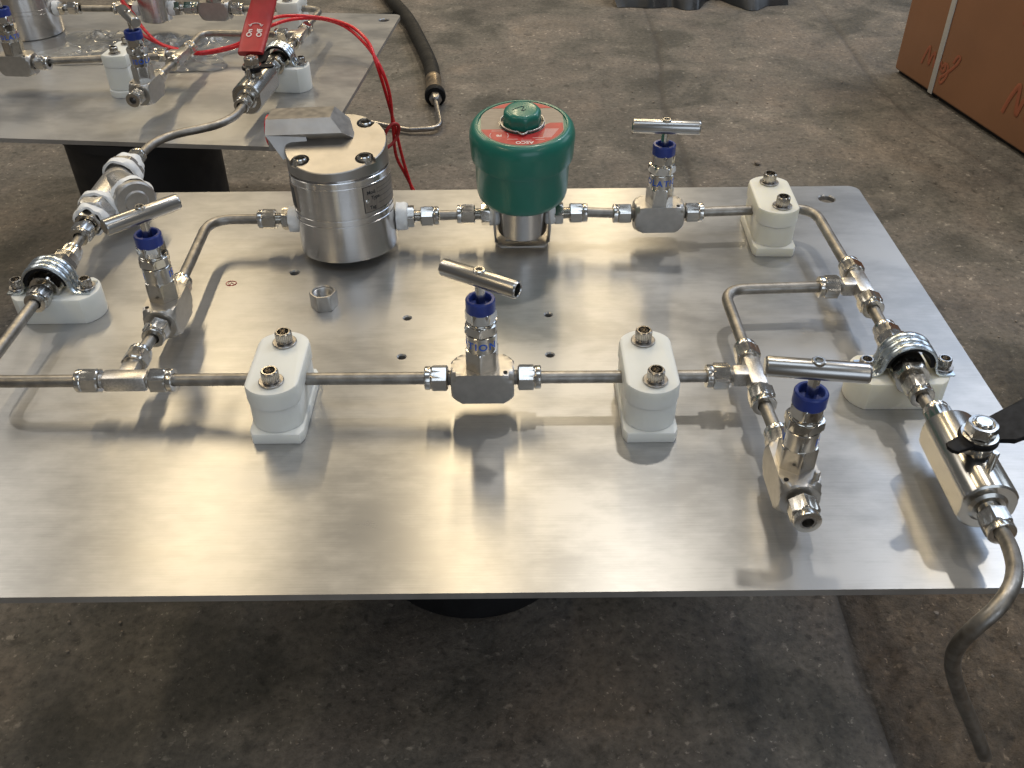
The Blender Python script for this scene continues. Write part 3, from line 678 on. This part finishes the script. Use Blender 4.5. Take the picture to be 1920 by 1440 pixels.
def housing(label, x, y, tilt, fancy=True, z=0):
    t = thing('instrument_housing', label, 'instrument', (x, y, z), 0, 'round steel instrument housings')
    a = Vector((tilt[0], tilt[1], 1)).normalized(); T = along((0, 0, 0), a); r = 58.6
    bm = NB()
    lathe(bm, [(0, .5), (56, .5), (58.2, 1.5), (r, 3), (r, 45.5), (r-.9, 46.1), (r-.9, 46.9), (r, 47.5), (r, 53.2), (r-1, 53.9), (r-1, 54.8), (r, 55.4), (r, 91.5), (r-.35, 91.8), (r-.35, 92.2), (r, 92.5), (r, 98.6), (r-.8, 99.3), (r-4, 99.4), (r-4, 104)], 128, T)
    b = part('housing_body', finish(bm, 'housing_body', 30), M['turned'], t)
    # lid: disc with a slanted top, a ridge block on its left half, sunk screws
    bm = NB(); n = 96; lo = []; mid = []; hi = []; z0 = []
    slope = .25
    for i in range(n):
        q = 2*PI*i/n; c, s = math.cos(q), math.sin(q); top = 112+slope*(s*r+r)
        z0.append(bm.verts.new((c*(r-.8), s*(r-.8), 102.0))); lo.append(bm.verts.new((c*r, s*r, 102.6)))
        mid.append(bm.verts.new((c*r, s*r, top-1))); hi.append(bm.verts.new((c*(r-.9), s*(r-.9), top)))
    for A, B in ((z0, lo), (lo, mid), (mid, hi)):
        for i in range(n): bm.faces.new((A[i], A[(i+1) % n], B[(i+1) % n], B[i]))
    bm.faces.new(z0[::-1]); bm.faces.new(hi); lid = finish(bm, 'lid', 25)
    cuts = []; spots = ((-37, -31, 113.5), (36, -31, 113.5), (31, 38, 129.5))
    for (bx, by, bz) in spots:
        b_ = NB(); lathe(b_, [(10.6, bz), (10.6, 170)], 32, Matrix.Translation((bx, by, 0)), cap0=True, cap1=True); cuts.append(finish(b_, 'c'))
        b_ = NB(); d = Vector((bx, by, 0)).normalized(); box(b_, (0, 0, 0), (30, 15, 40), 0, Matrix.Translation((bx+d.x*15, by+d.y*15, bz+20.02)) @ Matrix.Rotation(math.atan2(d.y, d.x), 4, 'Z'))
        if by < 0: cuts.append(finish(b_, 'c'))
        else: b_.free()
    lid = boolean(lid, cuts, 20)
    ld = part('lid', lid, M['lidmetal'], t, mt=T)
    bm = NB(); prof = [(56, 108), (56, 151), (55, 152), (14, 152), (0, 138), (8, 129), (8, 118)]
    L = [bm.verts.new((-80, v, h)) for v, h in prof]; Rr = [bm.verts.new(p) for p in ((34, 40, 122), (-6.5, 55.5, 151), (-6, 54.5, 152), (-5, 14, 152), (9, 0, 138), (20, 8, 128.5), (21, 9, 118))]
    bm.faces.new(L); bm.faces.new(Rr[::-1])
    for i in range(len(prof)): j = (i+1) % len(prof); bm.faces.new((L[i], Rr[i], Rr[j], L[j]))
    P = [bm.verts.new(p) for p in ((-79.5, .2, 138.2), (-60, -15, 114), (-61, 50, 110), (-79.5, 50, 138), (-34, 7, 120), (-34, 3, 138.2))]
    for f in ((0, 1, 2, 3), (0, 5, 4, 1)): bm.faces.new([P[i] for i in f])
    part('lid_ridge', finish(bm, 'lid_ridge', 20), M['lidmetal'], ld)
    for (bx, by, bz) in spots:
        part('screw', cached('bolt', socket_bolt_mesh), M['steel'], ld, mt=Matrix.Translation((bx, by, bz-3.2)) @ Matrix.Scale(1.2, 4))
    if fancy:
        bm = NB(); lathe(bm, [(19, -6), (19, 3), (17, 4.5), (0, 4.5)], 40, along((-79, 30, 133), (-1, 0, 0))); part('cable_plug', finish(bm, 'cable_plug'), M['redwire'], ld)
        def curved(a0, a1, za, zb, rr, th, name, m, par):
            bm = NB(); k = 14; g = []
            for rad in (rr, rr+th):
                for z in (za, zb): g.append([bm.verts.new((rad*math.sin(a0+(a1-a0)*i/k), -rad*math.cos(a0+(a1-a0)*i/k), z)) for i in range(k+1)])
            for A_, B_ in ((g[2], g[3]), (g[0], g[2]), (g[1], g[3])):
                for i in range(k): bm.faces.new((A_[i], A_[i+1], B_[i+1], B_[i]))
            for i in (0, k): bm.faces.new((g[0][i], g[1][i], g[3][i], g[2][i]))
            return part(name, finish(bm, name), m, par, mt=T if par is t else None)
        np_ = curved(R(33), R(92), 59, 90, r, .5, 'nameplate', M['label'], t)
        frm = NB()
        for (a0, a1, za, zb) in ((33, 33.8, 59, 90), (33, 92, 89.4, 90), (33, 92, 59, 59.6)):
            k = 12; g = [[frm.verts.new(((r+.58)*math.sin(R(a0+(a1-a0)*i/k)), -(r+.58)*math.cos(R(a0+(a1-a0)*i/k)), z)) for i in range(k+1)] for z in (za, zb)]
            for i in range(k): frm.faces.new((g[0][i], g[0][i+1], g[1][i+1], g[1][i]))
        for za in (66.5, 73.5, 79.5, 84):
            g = [[frm.verts.new(((r+.58)*math.sin(R(52+38*i/12)), -(r+.58)*math.cos(R(52+38*i/12)), z)) for i in range(13)] for z in (za, za+.4)]
            for i in range(12): frm.faces.new((g[0][i], g[0][i+1], g[1][i+1], g[1][i]))
        part('printed_lines', finish(frm, 'printed_lines'), M['ink'], np_)
        for s, a_, z in (('Mod.', 44, 82), ('Type', 49, 75), ('Tag', 44, 64)):
            part('lettering', text_mesh(s, 6.0, lambda x_, y_, h, a_=a_, z=z: ((r+.5+h)*math.sin(R(a_)+x_/r), -(r+.5+h)*math.cos(R(a_)+x_/r), z+y_), 'lettering', .12), M['ink'], np_)
        bm = NB(); lathe(bm, [(2.4, 0), (2.4, 1), (1.4, 1.6), (0, 1.7)], 18, along((r*math.sin(R(37.5)), -r*math.cos(R(37.5)), 73), (math.sin(R(37.5)), -math.cos(R(37.5)), 0))); part('rivet', finish(bm, 'rivet'), M['chrome'], np_)
        n2 = curved(R(-88), R(-50), 59, 90, r, .5, 'side_plate', M['label'], t)
        curved(R(-86), R(-56), 62, 87, r+.5, .25, 'dark_print', M['ink'], n2)
    return t
housing('round steel instrument housing with a ridged screw lid, left of the green solenoid valve', -197, 202, (-.03, .07))

# ------------------------------------------------------------------ green solenoid valve
def solenoid():
    t = thing('solenoid_valve', 'green enamelled solenoid valve on a bright steel base at the back centre', 'solenoid valve', (14.3, 212, 0), 0)
    T = Matrix.Translation((0, 0, 30)) @ Matrix.Rotation(R(6.3), 4, 'X')
    bm = NB(); lathe(bm, [(0, -18.5), (28.5, -18.5), (30.3, -17), (30.5, -16), (30.5, 31), (0, 33)], 72, T); part('valve_base', finish(bm, 'valve_base'), M['turned'], t)
    bm = NB()
    lathe(bm, [(26, 30.0), (42, 29.8), (48.6, 31.4), (52, 35), (53.4, 40), (53.9, 48), (54.9, 82.6), (55.4, 83.8), (58.4, 84.4), (59.0, 86), (59.6, 98), (60.3, 108), (60.2, 113), (58.8, 118.5), (55.6, 122.8), (52, 124.6), (50.4, 124.2), (50.1, 122.6), (0, 122.6)], 128, T)
    c = part('coil_housing', finish(bm, 'coil_housing', 50), M['green'], t)
    # nameplate: disc with two flat sides; red print over its front part and a strip at the back
    def seg(y0, y1, rr, flat, zz, th, name, m, par, cutR=None, hole=0):
        pts = []
        for i in range(97):
            q = 2*PI*i/96; x_, y_ = rr*math.cos(q), rr*math.sin(q); pts.append((max(-flat, min(flat, x_)), max(y0, min(y1(x_) if callable(y1) else y1, y_))))
        cl = [pts[0]]
        for p in pts[1:]:
            if (Vector(p)-Vector(cl[-1])).length > .05: cl.append(p)
        if (Vector(cl[0])-Vector(cl[-1])).length < .05: cl.pop()
        bm = NB(); prism(bm, cl, zz, zz+th, T); return part(name, finish(bm, name), m, par)
    npl = seg(-99, 99, 49.4, 46.5, 122.7, 1.0, 'nameplate', M['label'], t)
    seg(-99, lambda x_: -14 if x_ < 14 else (-14+min(14, (x_-14)*.8)), 48.2, 45.6, 123.72, .16, 'red_band', M['red_print'], npl)
    seg(34, 99, 48.2, 45.6, 123.72, .16, 'red_strip', M['red_print'], npl)
    def up(x0, y0, rot=PI):
        return lambda x_, y_, h: T @ Vector((x0+x_*math.cos(rot)-y_*math.sin(rot), y0+x_*math.sin(rot)+y_*math.cos(rot), 123.9+h))
    part('lettering', text_mesh('ASCO', 7.5, up(2, -42.6), 'lettering', .1), M['pale'], npl)
    part('lettering', text_mesh('P8', 6, up(-26, -27.5), 'lettering', .1), M['pale'], npl)
    bm = NB()
    for i in range(11):
        y_ = -22-i*1.75; 
        if y_ > -40: box(bm, (33-i*.6, y_+8, 123.92), (15-i*.5, .55, .1), 0, T)
    for y_, x0, w in ((-35.5, -11, 12), (-38, 4, 12), (-33, 17, 12), (-17.5, -27, 15), (-36.8, 19, 10)): box(bm, (x0, y_, 123.93), (w, .5, .1), 0, T)
    for k in range(2):
        sx = -1 if k == 0 else 1
        sweep(bm, [T @ Vector((-26+sx*(8+2.2*math.cos(u)), -27.5+5*math.sin(u), 123.95)) for u in [R(-70+140*i/8) for i in range(9)]] if sx > 0 else [T @ Vector((-26-(8+2.2*math.cos(u)), -27.5+5*math.sin(u), 123.95)) for u in [R(-70+140*i/8) for i in range(9)]], .35, 5)
    part('printed_lines', finish(bm, 'printed_lines'), M['pale'], npl)
    bm = NB(); lathe(bm, [(22, 123.6), (26.5, 123.7), (26.5, 124.3), (22.5, 124.5)], 64, T); part('collar', finish(bm, 'collar'), M['washer'], t)
    bm = NB(); pts = []
    for i in range(90):
        q = 2*PI*i/90; dd = abs(((q+PI/2+PI) % (2*PI))-PI); rr = 24.6+5.5*max(0, 1-dd/.20)**.7 - (1.2 if .2 < dd < .3 else 0)
        pts.append(T @ Vector((rr*math.cos(q), rr*math.sin(q), 126.2)))
    sweep(bm, pts, 1.15, 8, closed=True); part('retaining_clip', finish(bm, 'retaining_clip', 60), M['satin'], t)
    bm = NB(); lathe(bm, [(12, 121), (20.6, 122), (21.6, 124), (21.8, 134), (20.8, 138.4), (18.6, 140.6), (15, 141.3), (0, 141.4)], 96, T, af=40.5, sides=8, off=R(10))
    cp = part('cap_nut', finish(bm, 'cap_nut', 55), M['green'], t)
    bm = NB(); pp = [(-11, -3), (-6, 1), (-1, 4.5), (1.8, 4), (.5, -.5), (-.5, -4.5), (1.5, -4.5), (4, -2.5)]
    sweep(bm, [T @ Vector((x_, y_, 141.35)) for x_, y_ in [tuple(v[:2]) for v in catmull([(a, b, 0) for a, b in pp], 5)]], .55, 6); part('pen_mark', finish(bm, 'pen_mark'), M['ink'], cp)
    # mounting bracket: slotted foot and two upright ears
    bm = NB(); foot = [(-26, -29), (26, -29), (30.5, -25), (34, 6), (34, 26), (-34, 26), (-34, 6), (-30.5, -25)]
    prism(bm, foot, 1.0, 3.2, bev=.5); me = finish(bm, 'bracket'); cut = []
    for s in (-1, 1):
        b_ = NB(); prism(b_, [(s*13+5.5*math.cos(q)*1.5, -15+3.4*math.sin(q)+5*math.cos(q)*s*.35) for q in [2*PI*i/20 for i in range(20)]], -3, 8); cut.append(finish(b_, 'c'))
    me = boolean(me, cut); br = part('bracket', me, M['satin'], t)
    for s in (-1, 1):
        bm = NB(); pts = [(s*33.6, 1.2), (s*35, 22), (s*33.2, 48), (s*31, 48), (s*32.8, 22), (s*31.8, 1.2)]
        prism(bm, pts, -13, 15, Matrix.Rotation(PI/2, 4, 'X'), .4); part('bracket_ear', finish(bm, 'bracket_ear'), M['satin'], br)
solenoid()

# ------------------------------------------------------------------ ball valves
def bv_body():
    bm = NB(); mt = along((0, 0, 30), Y)
    n = 72; L = 47
    rings = []
    for (r, z) in [(13, -L+3), (15, -L+.6), (22.5, -L), (24.2, -L+1.2), (24.6, -L+3), (24.6, L-3), (24.2, L-1.2), (22.5, L), (15, L-.6), (13, L-3)]:
        ring = []
        for i in range(n):
            a = 2*PI*i/n; x_, z_ = r*math.cos(a), r*math.sin(a); x_ = max(-22, min(22, x_)); ring.append(bm.verts.new((x_, z, 30+z_)))
        rings.append(ring)
    for A, B in zip(rings, rings[1:]):
        for i in range(n): bm.faces.new((A[i], A[(i+1) % n], B[(i+1) % n], B[i]))
    for s in (-1, 1): lathe(bm, [(9, 34), (15.4, 42), (15.8, 46.4), (13, 48.4), (9.5, 48.6)], 40, along((0, 0, 30), (0, s, 0))); thread(bm, (0, s*47, 30), (0, s, 0), 12, 8.4)
    lathe(bm, [(13, 50), (13, 57.5), (12, 58.5), (7, 58.6)], 36); lathe(bm, [(6, 58), (6, 66)], 24, cap1=True)
    return finish(bm, 'valve_body', 26)
def lever_mesh(a1, length):
    """black plate: hub ring with a stop ear, then the arm rising along +x"""
    bm = NB(); out = []
    for i in range(25):
        q = R(32+296*i/24); out.append((16*math.cos(q), 16*math.sin(q)))
    out += [(22, -16), (length, -19), (length, 19), (22, 16)]
    prism(bm, out, 61.5, 66, bev=1.0)
    for v in bm.verts:
        if v.co.x > 19: v.co.z += min(11, (v.co.x-19)*.45)
    ear = [(-12, -8), (-30, -7), (-33, -3), (-33, 2), (-30, 6), (-12, 8)]
    prism(bm, ear, 61.6, 65.8, Matrix.Rotation(a1, 4, 'Z'), 1.6); return finish(bm, 'lever')
def bv_nut():
    bm = NB(); lathe(bm, [(8, 66.2), (14.6, 66.4), (14.6, 67.8), (12, 68)], 36); lathe(bm, [(8, 68), (11.6, 68), (12.6, 69), (12.6, 77), (11.4, 78.4), (9, 78.6)], 60, af=22, off=R(20))
    lathe(bm, [(8.8, 78.4), (7.6, 78), (7, 80), (6, 80.8), (0, 81)], 32); return finish(bm, 'hub_nut')
def ball_valve(label, x, y, rotz, lev, grip, ear):
    t = thing('ball_valve', label, 'valve', (x, y, 0), rotz, 'ball valves with lever handles')
    part('valve_body', cached('bvbody', bv_body), M['turned_bar'], t)
    lv = part('lever', lever_mesh(ear, 40 if grip else 62), M['black'], t, mt=Matrix.Rotation(lev-rotz, 4, 'Z'))
    part('hub_nut', cached('bvnut', bv_nut), M['steel'], lv)
    bm = NB(); lathe(bm, [(3.2, 50), (3.2, 69.5), (2.4, 70.6), (0, 70.7)], 24, Matrix.Translation((2, -26, 0))); part('stop_pin', finish(bm, 'stop_pin'), M['steel'], t)
    for s in (-1, 1): nut(t, (0, s*54, 30), (0, s, 0), R(5*s))
    return t, lv
ball_valve('steel ball valve with a black lever at the right edge of the front plate', 380.5, -239, R(-1), R(18), False, R(8))
bv, lv = ball_valve('steel ball valve with a red sleeved lever on the rear plate', -400, 642, BPR, R(87), True, R(100))
def grip():
    bm = NB(); path = [(30, 74), (50, 85.5), (86, 106.3), (106, 130), (136, 184)]; w = [20, 21, 21.5, 20.5, 17]
    secs = []
    for k, ((x_, z_), hw, oy) in enumerate(zip(path, w, (9, 8, 5, -2, -11))):
        a = path[max(0, k-1)]; b = path[min(len(path)-1, k+1)]; d = Vector((b[0]-a[0], b[1]-a[1])).normalized(); nx_, nz_ = -d.y, d.x; h = 5.5; s = []
        for i in range(20):
            q = 2*PI*i/20; cx, cy = math.cos(q), math.sin(q)
            e = lambda v: math.copysign(abs(v)**.45, v)
            s.append(bm.verts.new((x_+nx_*h*e(cy), oy+hw*e(cx), z_+nz_*h*e(cy))))
        secs.append(s)
    for A, B in zip(secs, secs[1:]):
        for i in range(20): bm.faces.new((A[i], A[(i+1) % 20], B[(i+1) % 20], B[i]))
    bm.faces.new(secs[0][::-1]); bm.faces.new(secs[-1])
    bmesh.ops.subdivide_edges(bm, edges=[e for e in bm.edges if e.calc_length() > 12], cuts=2)
    return finish(bm, 'grip', 60)
gp = part('grip', grip(), M['redgrip'], lv)
def on_grip(u0, dirx):
    # local frame of the lower straight stretch of the sleeve: runs from (36,78) to (66,96)
    o = Vector((50, 0, 85.55)); a = Vector((.866, 0, .5)).normalized(); n_ = Vector((-a.z, 0, a.x))
    return lambda x_, y_, h: o+a*(u0+y_)+Vector((0, -1, 0))*(dirx+x_-6)+n_*(5.9+h)
part('lettering', text_mesh('On', 12, lambda x_, y_, h: on_grip(13, -8)(-y_, x_, h), 'lettering', .25), M['pale'], gp)
part('lettering', text_mesh('Off', 12, lambda x_, y_, h: on_grip(13, 8)(-y_, x_, h), 'lettering', .25), M['pale'], gp)
f_ = on_grip(17, 0); bm = NB(); sweep(bm, [f_(9*math.cos(q), 11+5*math.sin(q), .2) for q in [R(10+160*i/12) for i in range(13)]], .6, 6)
for s in (-1, 1): sweep(bm, [f_(s*9-2.5, 13, .2), f_(s*9, 9.5, .2), f_(s*9+2.5, 13, .2)], .6, 6)
part('arrow', finish(bm, 'arrow'), M['pale'], gp)
def arva(x_, y_, h):
    o = Vector((119, 0, 153.4)); a = Vector((30, 0, 54)).normalized(); n_ = Vector((-a.z, 0, a.x)); return o+a*x_+Vector((0, 1, 0))*(y_-6)+n_*(6.0+h)
part('lettering', text_mesh('ARVA', 9, arva, 'lettering', .25), M['pale'], gp)

# ------------------------------------------------------------------ loose nut, rear assembly
def loose():
    bm = NB(); lathe(bm, [(9.3, 0), (13.6, 0), (15.2, .9), (15.2, 18.2), (14, 19.2), (12.2, 19.3)], 72, af=26.5, off=R(9)); prof = [(12.2, 19.3), (11.3, 18.2)]
    for i in range(8): prof += [(11.2, 17-i*1.5), (10.3, 16.3-i*1.5)]
    lathe(bm, prof+[(10, 4), (6.5, 2), (6.5, .2)], 40)
    return finish(bm, 'loose_nut')
single('loose_nut', loose(), M['satin'], 'single hex nut standing loose on the plate in front of the steel housing', 'nut', (-210, 74, -7.8))

needle_valve('needle valve on the rear plate with an open capped end, beside the red lever', -575, 650, R(-90)+BPR, R(122), R(95), hollow=True, plug=1, bar_off=(0, 0), turn=R(-8))
needle_valve('needle valve at the left edge of the rear plate, in front of the far housing', -829, 772, BPR, R(60), R(40), turn=R(10))
needle_valve('needle valve on the far tube of the rear plate, left of the red lever tip', -566, 1064, BPR, R(20), R(3), turn=R(5))
tee('steel tee fitting on the rear plate between the red cable and the capped valve', -561, 800, R(90)+BPR)
tee('steel tee fitting on the rear plate behind the zinc strap', -374, 900, R(90)+BPR)
clamp('white plastic clamp block on the rear plate beside the capped valve', -652, 776, BPR, 'white', tall=True)
clamp('white plastic clamp block at the back corner of the rear plate', -418, 1062, BPR, 'white', tall=True)
saddle('white saddle clamp with zinc strap on the rear plate beside the red lever', -388, 772, BPR, 'white', 2, z0=-18)
coupling('steel coupling under the zinc strap on the rear plate', -388, 770, BPR)
tube('short tube between the lever valve and the zinc strap on the rear plate', [(-394.5, 698, 30), (-391.5, 728, 30)])
tube('short tube between the zinc strap and the tee on the rear plate', [(-383, 818, 30), (-378, 864, 30)])
tube('tube on the rear plate passing behind the red lever', [(-414, 904, 30), (-556, 918, 30), (-560, 838, 30)], 24)
tube('short tube between the rear tee and the capped valve', [(-564, 764, 30), (-571, 698, 30)])
tube('tube on the rear plate through the near clamp block', [(-599, 795, 30), (-780, 777, 30)])
tube('tube bent round the back corner of the rear plate', [(-516, 1062, 30), (-360, 1056, 30), (-371, 938, 30)], 28)
tube('short tube on the far run of the rear plate', [(-640, 1068, 30), (-616, 1067, 30)])
tube('short tube between the far housing and the far valve base', [(-828, 1073, 30), (-768, 1070, 30)])
housing('round steel instrument housing at the far left of the rear plate', -942, 1085, (0, .0), False, -18)
male_connector('white taped connector beside the far steel housing', -882, 1077, 30, (1, -.03, 0))
male_connector('white taped connector left of the far valve base', -716, 1069, 30, (-1, .03, 0))
male_connector('white taped connector right of the far valve base', -654, 1068, 30, (1, -.03, 0))
bm = NB(); lathe(bm, [(0, 8), (28, 8), (30.5, 10), (30.5, 61), (34, 62), (46, 66), (51, 76), (52.5, 112), (56, 114), (58.6, 140), (56, 150), (50, 155), (0, 155)], 72)
sv = thing('solenoid_valve', 'bright steel valve base rising out of view behind the red cable on the rear plate', 'valve', (-685, 1069, 8))
bm.free(); bm = NB(); lathe(bm, [(0, 1), (28, 1), (30.5, 3), (30.5, 66), (26, 68), (0, 68)], 56); part('valve_base', finish(bm, 'valve_base'), M['turned'], sv)
bm = NB(); lathe(bm, [(24, 67), (40, 69), (49, 76), (52, 90), (53, 122), (56, 124), (58.6, 150), (56, 160), (50, 164), (0, 164)], 64); part('coil_housing', finish(bm, 'coil_housing', 50), M['green'], sv)

# red cable in two strands from the rear valves over the plate edge down behind the front plate
cab = [(-752, 1074, 44), (-713, 1006, 30), (-689, 981, 16), (-643, 934, 8), (-600, 897, 6), (-559, 872, 6), (-508, 890, 8), (-461, 885, 26), (-427, 900, 48), (-395, 933, 50), (-346, 952, 42), (-296, 939, 30), (-254, 896, 12), (-232, 862, -14), (-224, 865, -64), (-222, 880, -135), (-217, 895, -200), (-202, 905, -250), (-180, 905, -320), (-160, 890, -364)]
def cable(name_label, dz, dx, k):
    p = [Vector(q)+Vector((dx*math.sin(i*1.3+k), dx*.6*math.cos(i*.9+k), dz+ (1.5*math.sin(i*1.1+k)))) for i, q in enumerate(cab)]
    p0 = p[0].copy(); bm = NB(); sweep(bm, catmull([q-p0 for q in p], 8), 3.1, 10)
    return single('red_cable', finish(bm, 'red_cable', 60), M['redwire'], name_label, 'cable', tuple(p0), 0, 'red cables draped over the rear plate')
cable('upper strand of the red cable arching over the rear plate edge', 5, 7, 0)
cable('lower strand of the red cable drooping over the rear plate edge', -.5, 5, 2.1)
bm = NB(); lp = [(0, 0, 0), (14, 10, 8), (24, 18, 22), (26, 16, 40), (16, 8, 46), (4, 0, 34), (-4, -4, 12)]
sweep(bm, catmull(lp, 7), 3.2, 10); single('cable_loop', finish(bm, 'cable_loop', 60), M['redgrip'], 'small dark red cable loop tied behind the steel housing lid', 'cable', (-236, 862, -172))

# clear plastic bag lying on the rear plate
def bag():
    bm = NB(); nx_, ny_ = 64, 44; g = []
    for j in range(ny_+1):
        for i in range(nx_+1):
            u, v = i/nx_, j/ny_; x_ = (u-.5)*360*(1+.08*math.sin(v*9)); y_ = (v-.5)*170*(1+.12*math.sin(u*11))
            q = Vector((x_*.014, y_*.014, 0)); w = q+Vector((noise.noise(q*1.3), noise.noise(q*1.3+Vector((5, 5, 5))), 0))*.9
            h = abs(noise.noise(w*1.2))*44+abs(noise.noise(w*2.7))*18+noise.noise(w*6)*3
            e = min(u, 1-u, v, 1-v); h *= min(1, e*6); g.append(bm.verts.new((x_+6*noise.noise(w*2), y_, 2.5+max(0, h*.8))))
    for j in range(ny_):
        for i in range(nx_): k = j*(nx_+1)+i; bm.faces.new((g[k], g[k+1], g[k+nx_+2], g[k+nx_+1]))
    return finish(bm, 'plastic_bag', 18)
single('plastic_bag', bag(), M['film'], 'crumpled clear plastic bag lying on the rear plate behind the clamp', 'plastic bag', (-690, 960, -18), R(-12))

# ------------------------------------------------------------------ hose, carton, sheeting, bits on the floor
t = thing('hydraulic_hose', 'thick black hose with a steel end fitting lying on the floor behind the plates', 'hose', (-190, 1560, -FLOOR))
hp = [(-450, 2640, 25), (-389, 2437, 25), (-320, 2234, 25), (-262, 2002, 25), (-222, 1819, 25), (-206, 1700, 25)]
bm = NB(); sweep(bm, catmull([Vector(p)-Vector((-190, 1560, 0)) for p in hp], 10), 21, 24); part('hose_body', finish(bm, 'hose_body', 60), M['rubber'], t)
d = Vector((10, -100, 0)).normalized(); o = Vector((-16, 140, 25))
bm = NB(); lathe(bm, [(20, -4), (21.6, 0), (21.6, 10), (20.4, 14), (20.4, 96), (22, 100), (22, 104), (12, 106)], 40, along(o, d)); part('ferrule', finish(bm, 'ferrule'), M['rust'], t)
bm = NB(); lathe(bm, [(10, 104), (26, 106), (27.5, 110), (27.5, 126), (25, 130), (14, 131)], 40, along(o, d)); part('coupling_ring', finish(bm, 'coupling_ring'), M['black'], t)
bm = NB(); lathe(bm, [(10, 130), (16, 131), (16.5, 150), (12, 158), (7, 160)], 48, along(o, d), af=29); part('end_nut', finish(bm, 'end_nut'), M['washer'], t)
e0 = o+d*158
bm = NB(); sweep(bm, fillet([e0, e0+d*150+Vector((8, 0, -10)), e0+d*165+Vector((-75, 15, -14)), e0+d*110+Vector((-170, 10, -14))], 32), 6.5, 14); part('outlet_pipe', finish(bm, 'outlet_pipe', 40), M['washer'], t)
bm = NB(); sweep(bm, catmull([(-620, 2330, 9), (-520, 2300, 9), (-430, 2310, 9), (-350, 2360, 9)], 8), 9, 12); me = finish(bm, 'cord', 60)
for v in me.vertices: v.co -= Vector((-.43, 2.31, 0))
single('cord', me, M['rubber'], 'thin black cord lying on the floor beyond the rear plate', 'cord', (-430, 2310, -FLOOR))

def carton():
    a = Vector((1081, 1791)); b = Vector((1196, 1212)); dv = (b-a).normalized(); ang = math.atan2(dv.y, dv.x); L = 820
    t = thing('carton', 'large brown carton with a white strap standing on the floor at the upper right', 'carton', (a.x, a.y, -FLOOR), ang)
    # local x runs along the visible face, +y away from it
    bm = NB(); box(bm, (L/2, 320, 330), (L, 640, 640), 7, seg=3)
    for v in bm.verts: v.co.y += 2.5*noise.noise(v.co*.004)
    part('box', finish(bm, 'box', 40), M['carton'], t)
    bm = NB(); box(bm, (184, -1.2, 330), (19, 2.2, 643), .5); box(bm, (184, 320, 651.6), (19, 642, 2), .4); part('strap', finish(bm, 'strap'), M['strap'], t)
    bm = NB(); box(bm, (L/2, 320, 5), (L-16, 616, 10), 1); part('pallet_board', finish(bm, 'pallet_board'), M['drum'], t)
    def strokes(x0, z0, s):
        bm = NB()
        S = [[(-60, 12), (-52, 40), (-40, 62), (-34, 36), (-28, 20), (-22, 44), (-12, 54), (-8, 30), (-4, 18)], [(-2, 50), (10, 38), (4, 24), (-4, 30), (6, 46), (16, 40), (18, 22)],
             [(22, 44), (30, 34), (40, 44), (44, 30), (36, 22), (26, 28)], [(44, 46), (54, 40), (58, 22), (50, 4), (38, -6), (34, 6), (48, 18), (64, 34), (84, 56), (92, 74), (82, 76), (70, 56)]]
        for st in S: sweep(bm, [Vector((x0+p[0]*s, -.9, z0+p[1]*s)) for p in catmull([(q[0], q[1], 0) for q in st], 6)], 4.2*s, 6)
        for v in bm.verts: v.co.y = -.7+(v.co.y+.9)*.12
        return finish(bm, 'printed_script', 60)
    part('printed_script', strokes(175, 52, 1.0), M['carton_print'], t)
    part('printed_script', strokes(560, 50, 1.5), M['carton_print'], t); part('printed_script', strokes(520, 250, 1.2), M['carton_print'], t)
    return t
carton()
def sheeting():
    bm = NB(); nx_, ny_ = 60, 24; g = []
    for j in range(ny_+1):
        for i in range(nx_+1):
            u, v = i/nx_, j/ny_; x_ = -290+580*u; y_ = -60+520*v
            h = 190*min(1, (v*2.6)**.6)*(1-.2*abs(u-.5))+30*noise.noise(Vector((x_*.009, y_*.009, 0)))+16*noise.noise(Vector((x_*.03, y_*.03, 3)))
            if v < .02: h = 2
            g.append(bm.verts.new((x_+18*noise.noise(Vector((x_*.02, y_*.02, 8))), y_+120*noise.noise(Vector((x_*.009, 1, 4)))*(1-v), max(1.5, h))))
    for j in range(ny_):
        for i in range(nx_): k = j*(nx_+1)+i; bm.faces.new((g[k], g[k+1], g[k+nx_+2], g[k+nx_+1]))
    return finish(bm, 'sheeting', 60)
single('sheeting', sheeting(), M['sack'], 'crumpled dark grey plastic sheeting heaped on the floor at the top', 'plastic sheet', (645, 2470, -FLOOR))
def pebble(r):
    bm = NB(); bmesh.ops.create_icosphere(bm, subdivisions=2, radius=r)
    for v in bm.verts: v.co *= 1+.25*noise.noise(v.co*.3); v.co.z = v.co.z*.6+r*.55
    return finish(bm, 'pebble', 30)
def floor_pt(px, py):
    d_ = fw+rt*((px-960)/1750)-up*((py-720)/1750); tt = (0-mw.translation.z)/d_.z; p = mw.translation+d_*tt; return p.x*1000, p.y*1000
x_, y_ = floor_pt(1420, 308)
single('pebble', pebble(7.5), M['stone'], 'small pale pebble on the floor just behind the ivory clamp block', 'pebble', (x_, y_, -FLOOR))
def debris():
    bm = NB()
    for k in range(420):
        x_ = random.uniform(-900, 1250); y_ = random.uniform(-300, 2100)
        if abs(x_+52) < 160 and abs(y_-53) < 160: continue
        r = random.uniform(.8, 2.6)*(1.4 if random.random() < .15 else 1)
        s = bmesh.ops.create_icosphere(bm, subdivisions=1, radius=r)['verts']
        for v in s: v.co = Vector((v.co.x*random.uniform(.6, 1.6), v.co.y, v.co.z*.6+1.0))+Vector((x_, y_, 1))
    return finish(bm, 'floor_grit', 30)
o = single('floor_grit', debris(), M['stone'], 'scattered pale grit and chips lying over the concrete floor', 'grit', (0, 0, -FLOOR)); o['kind'] = 'stuff'
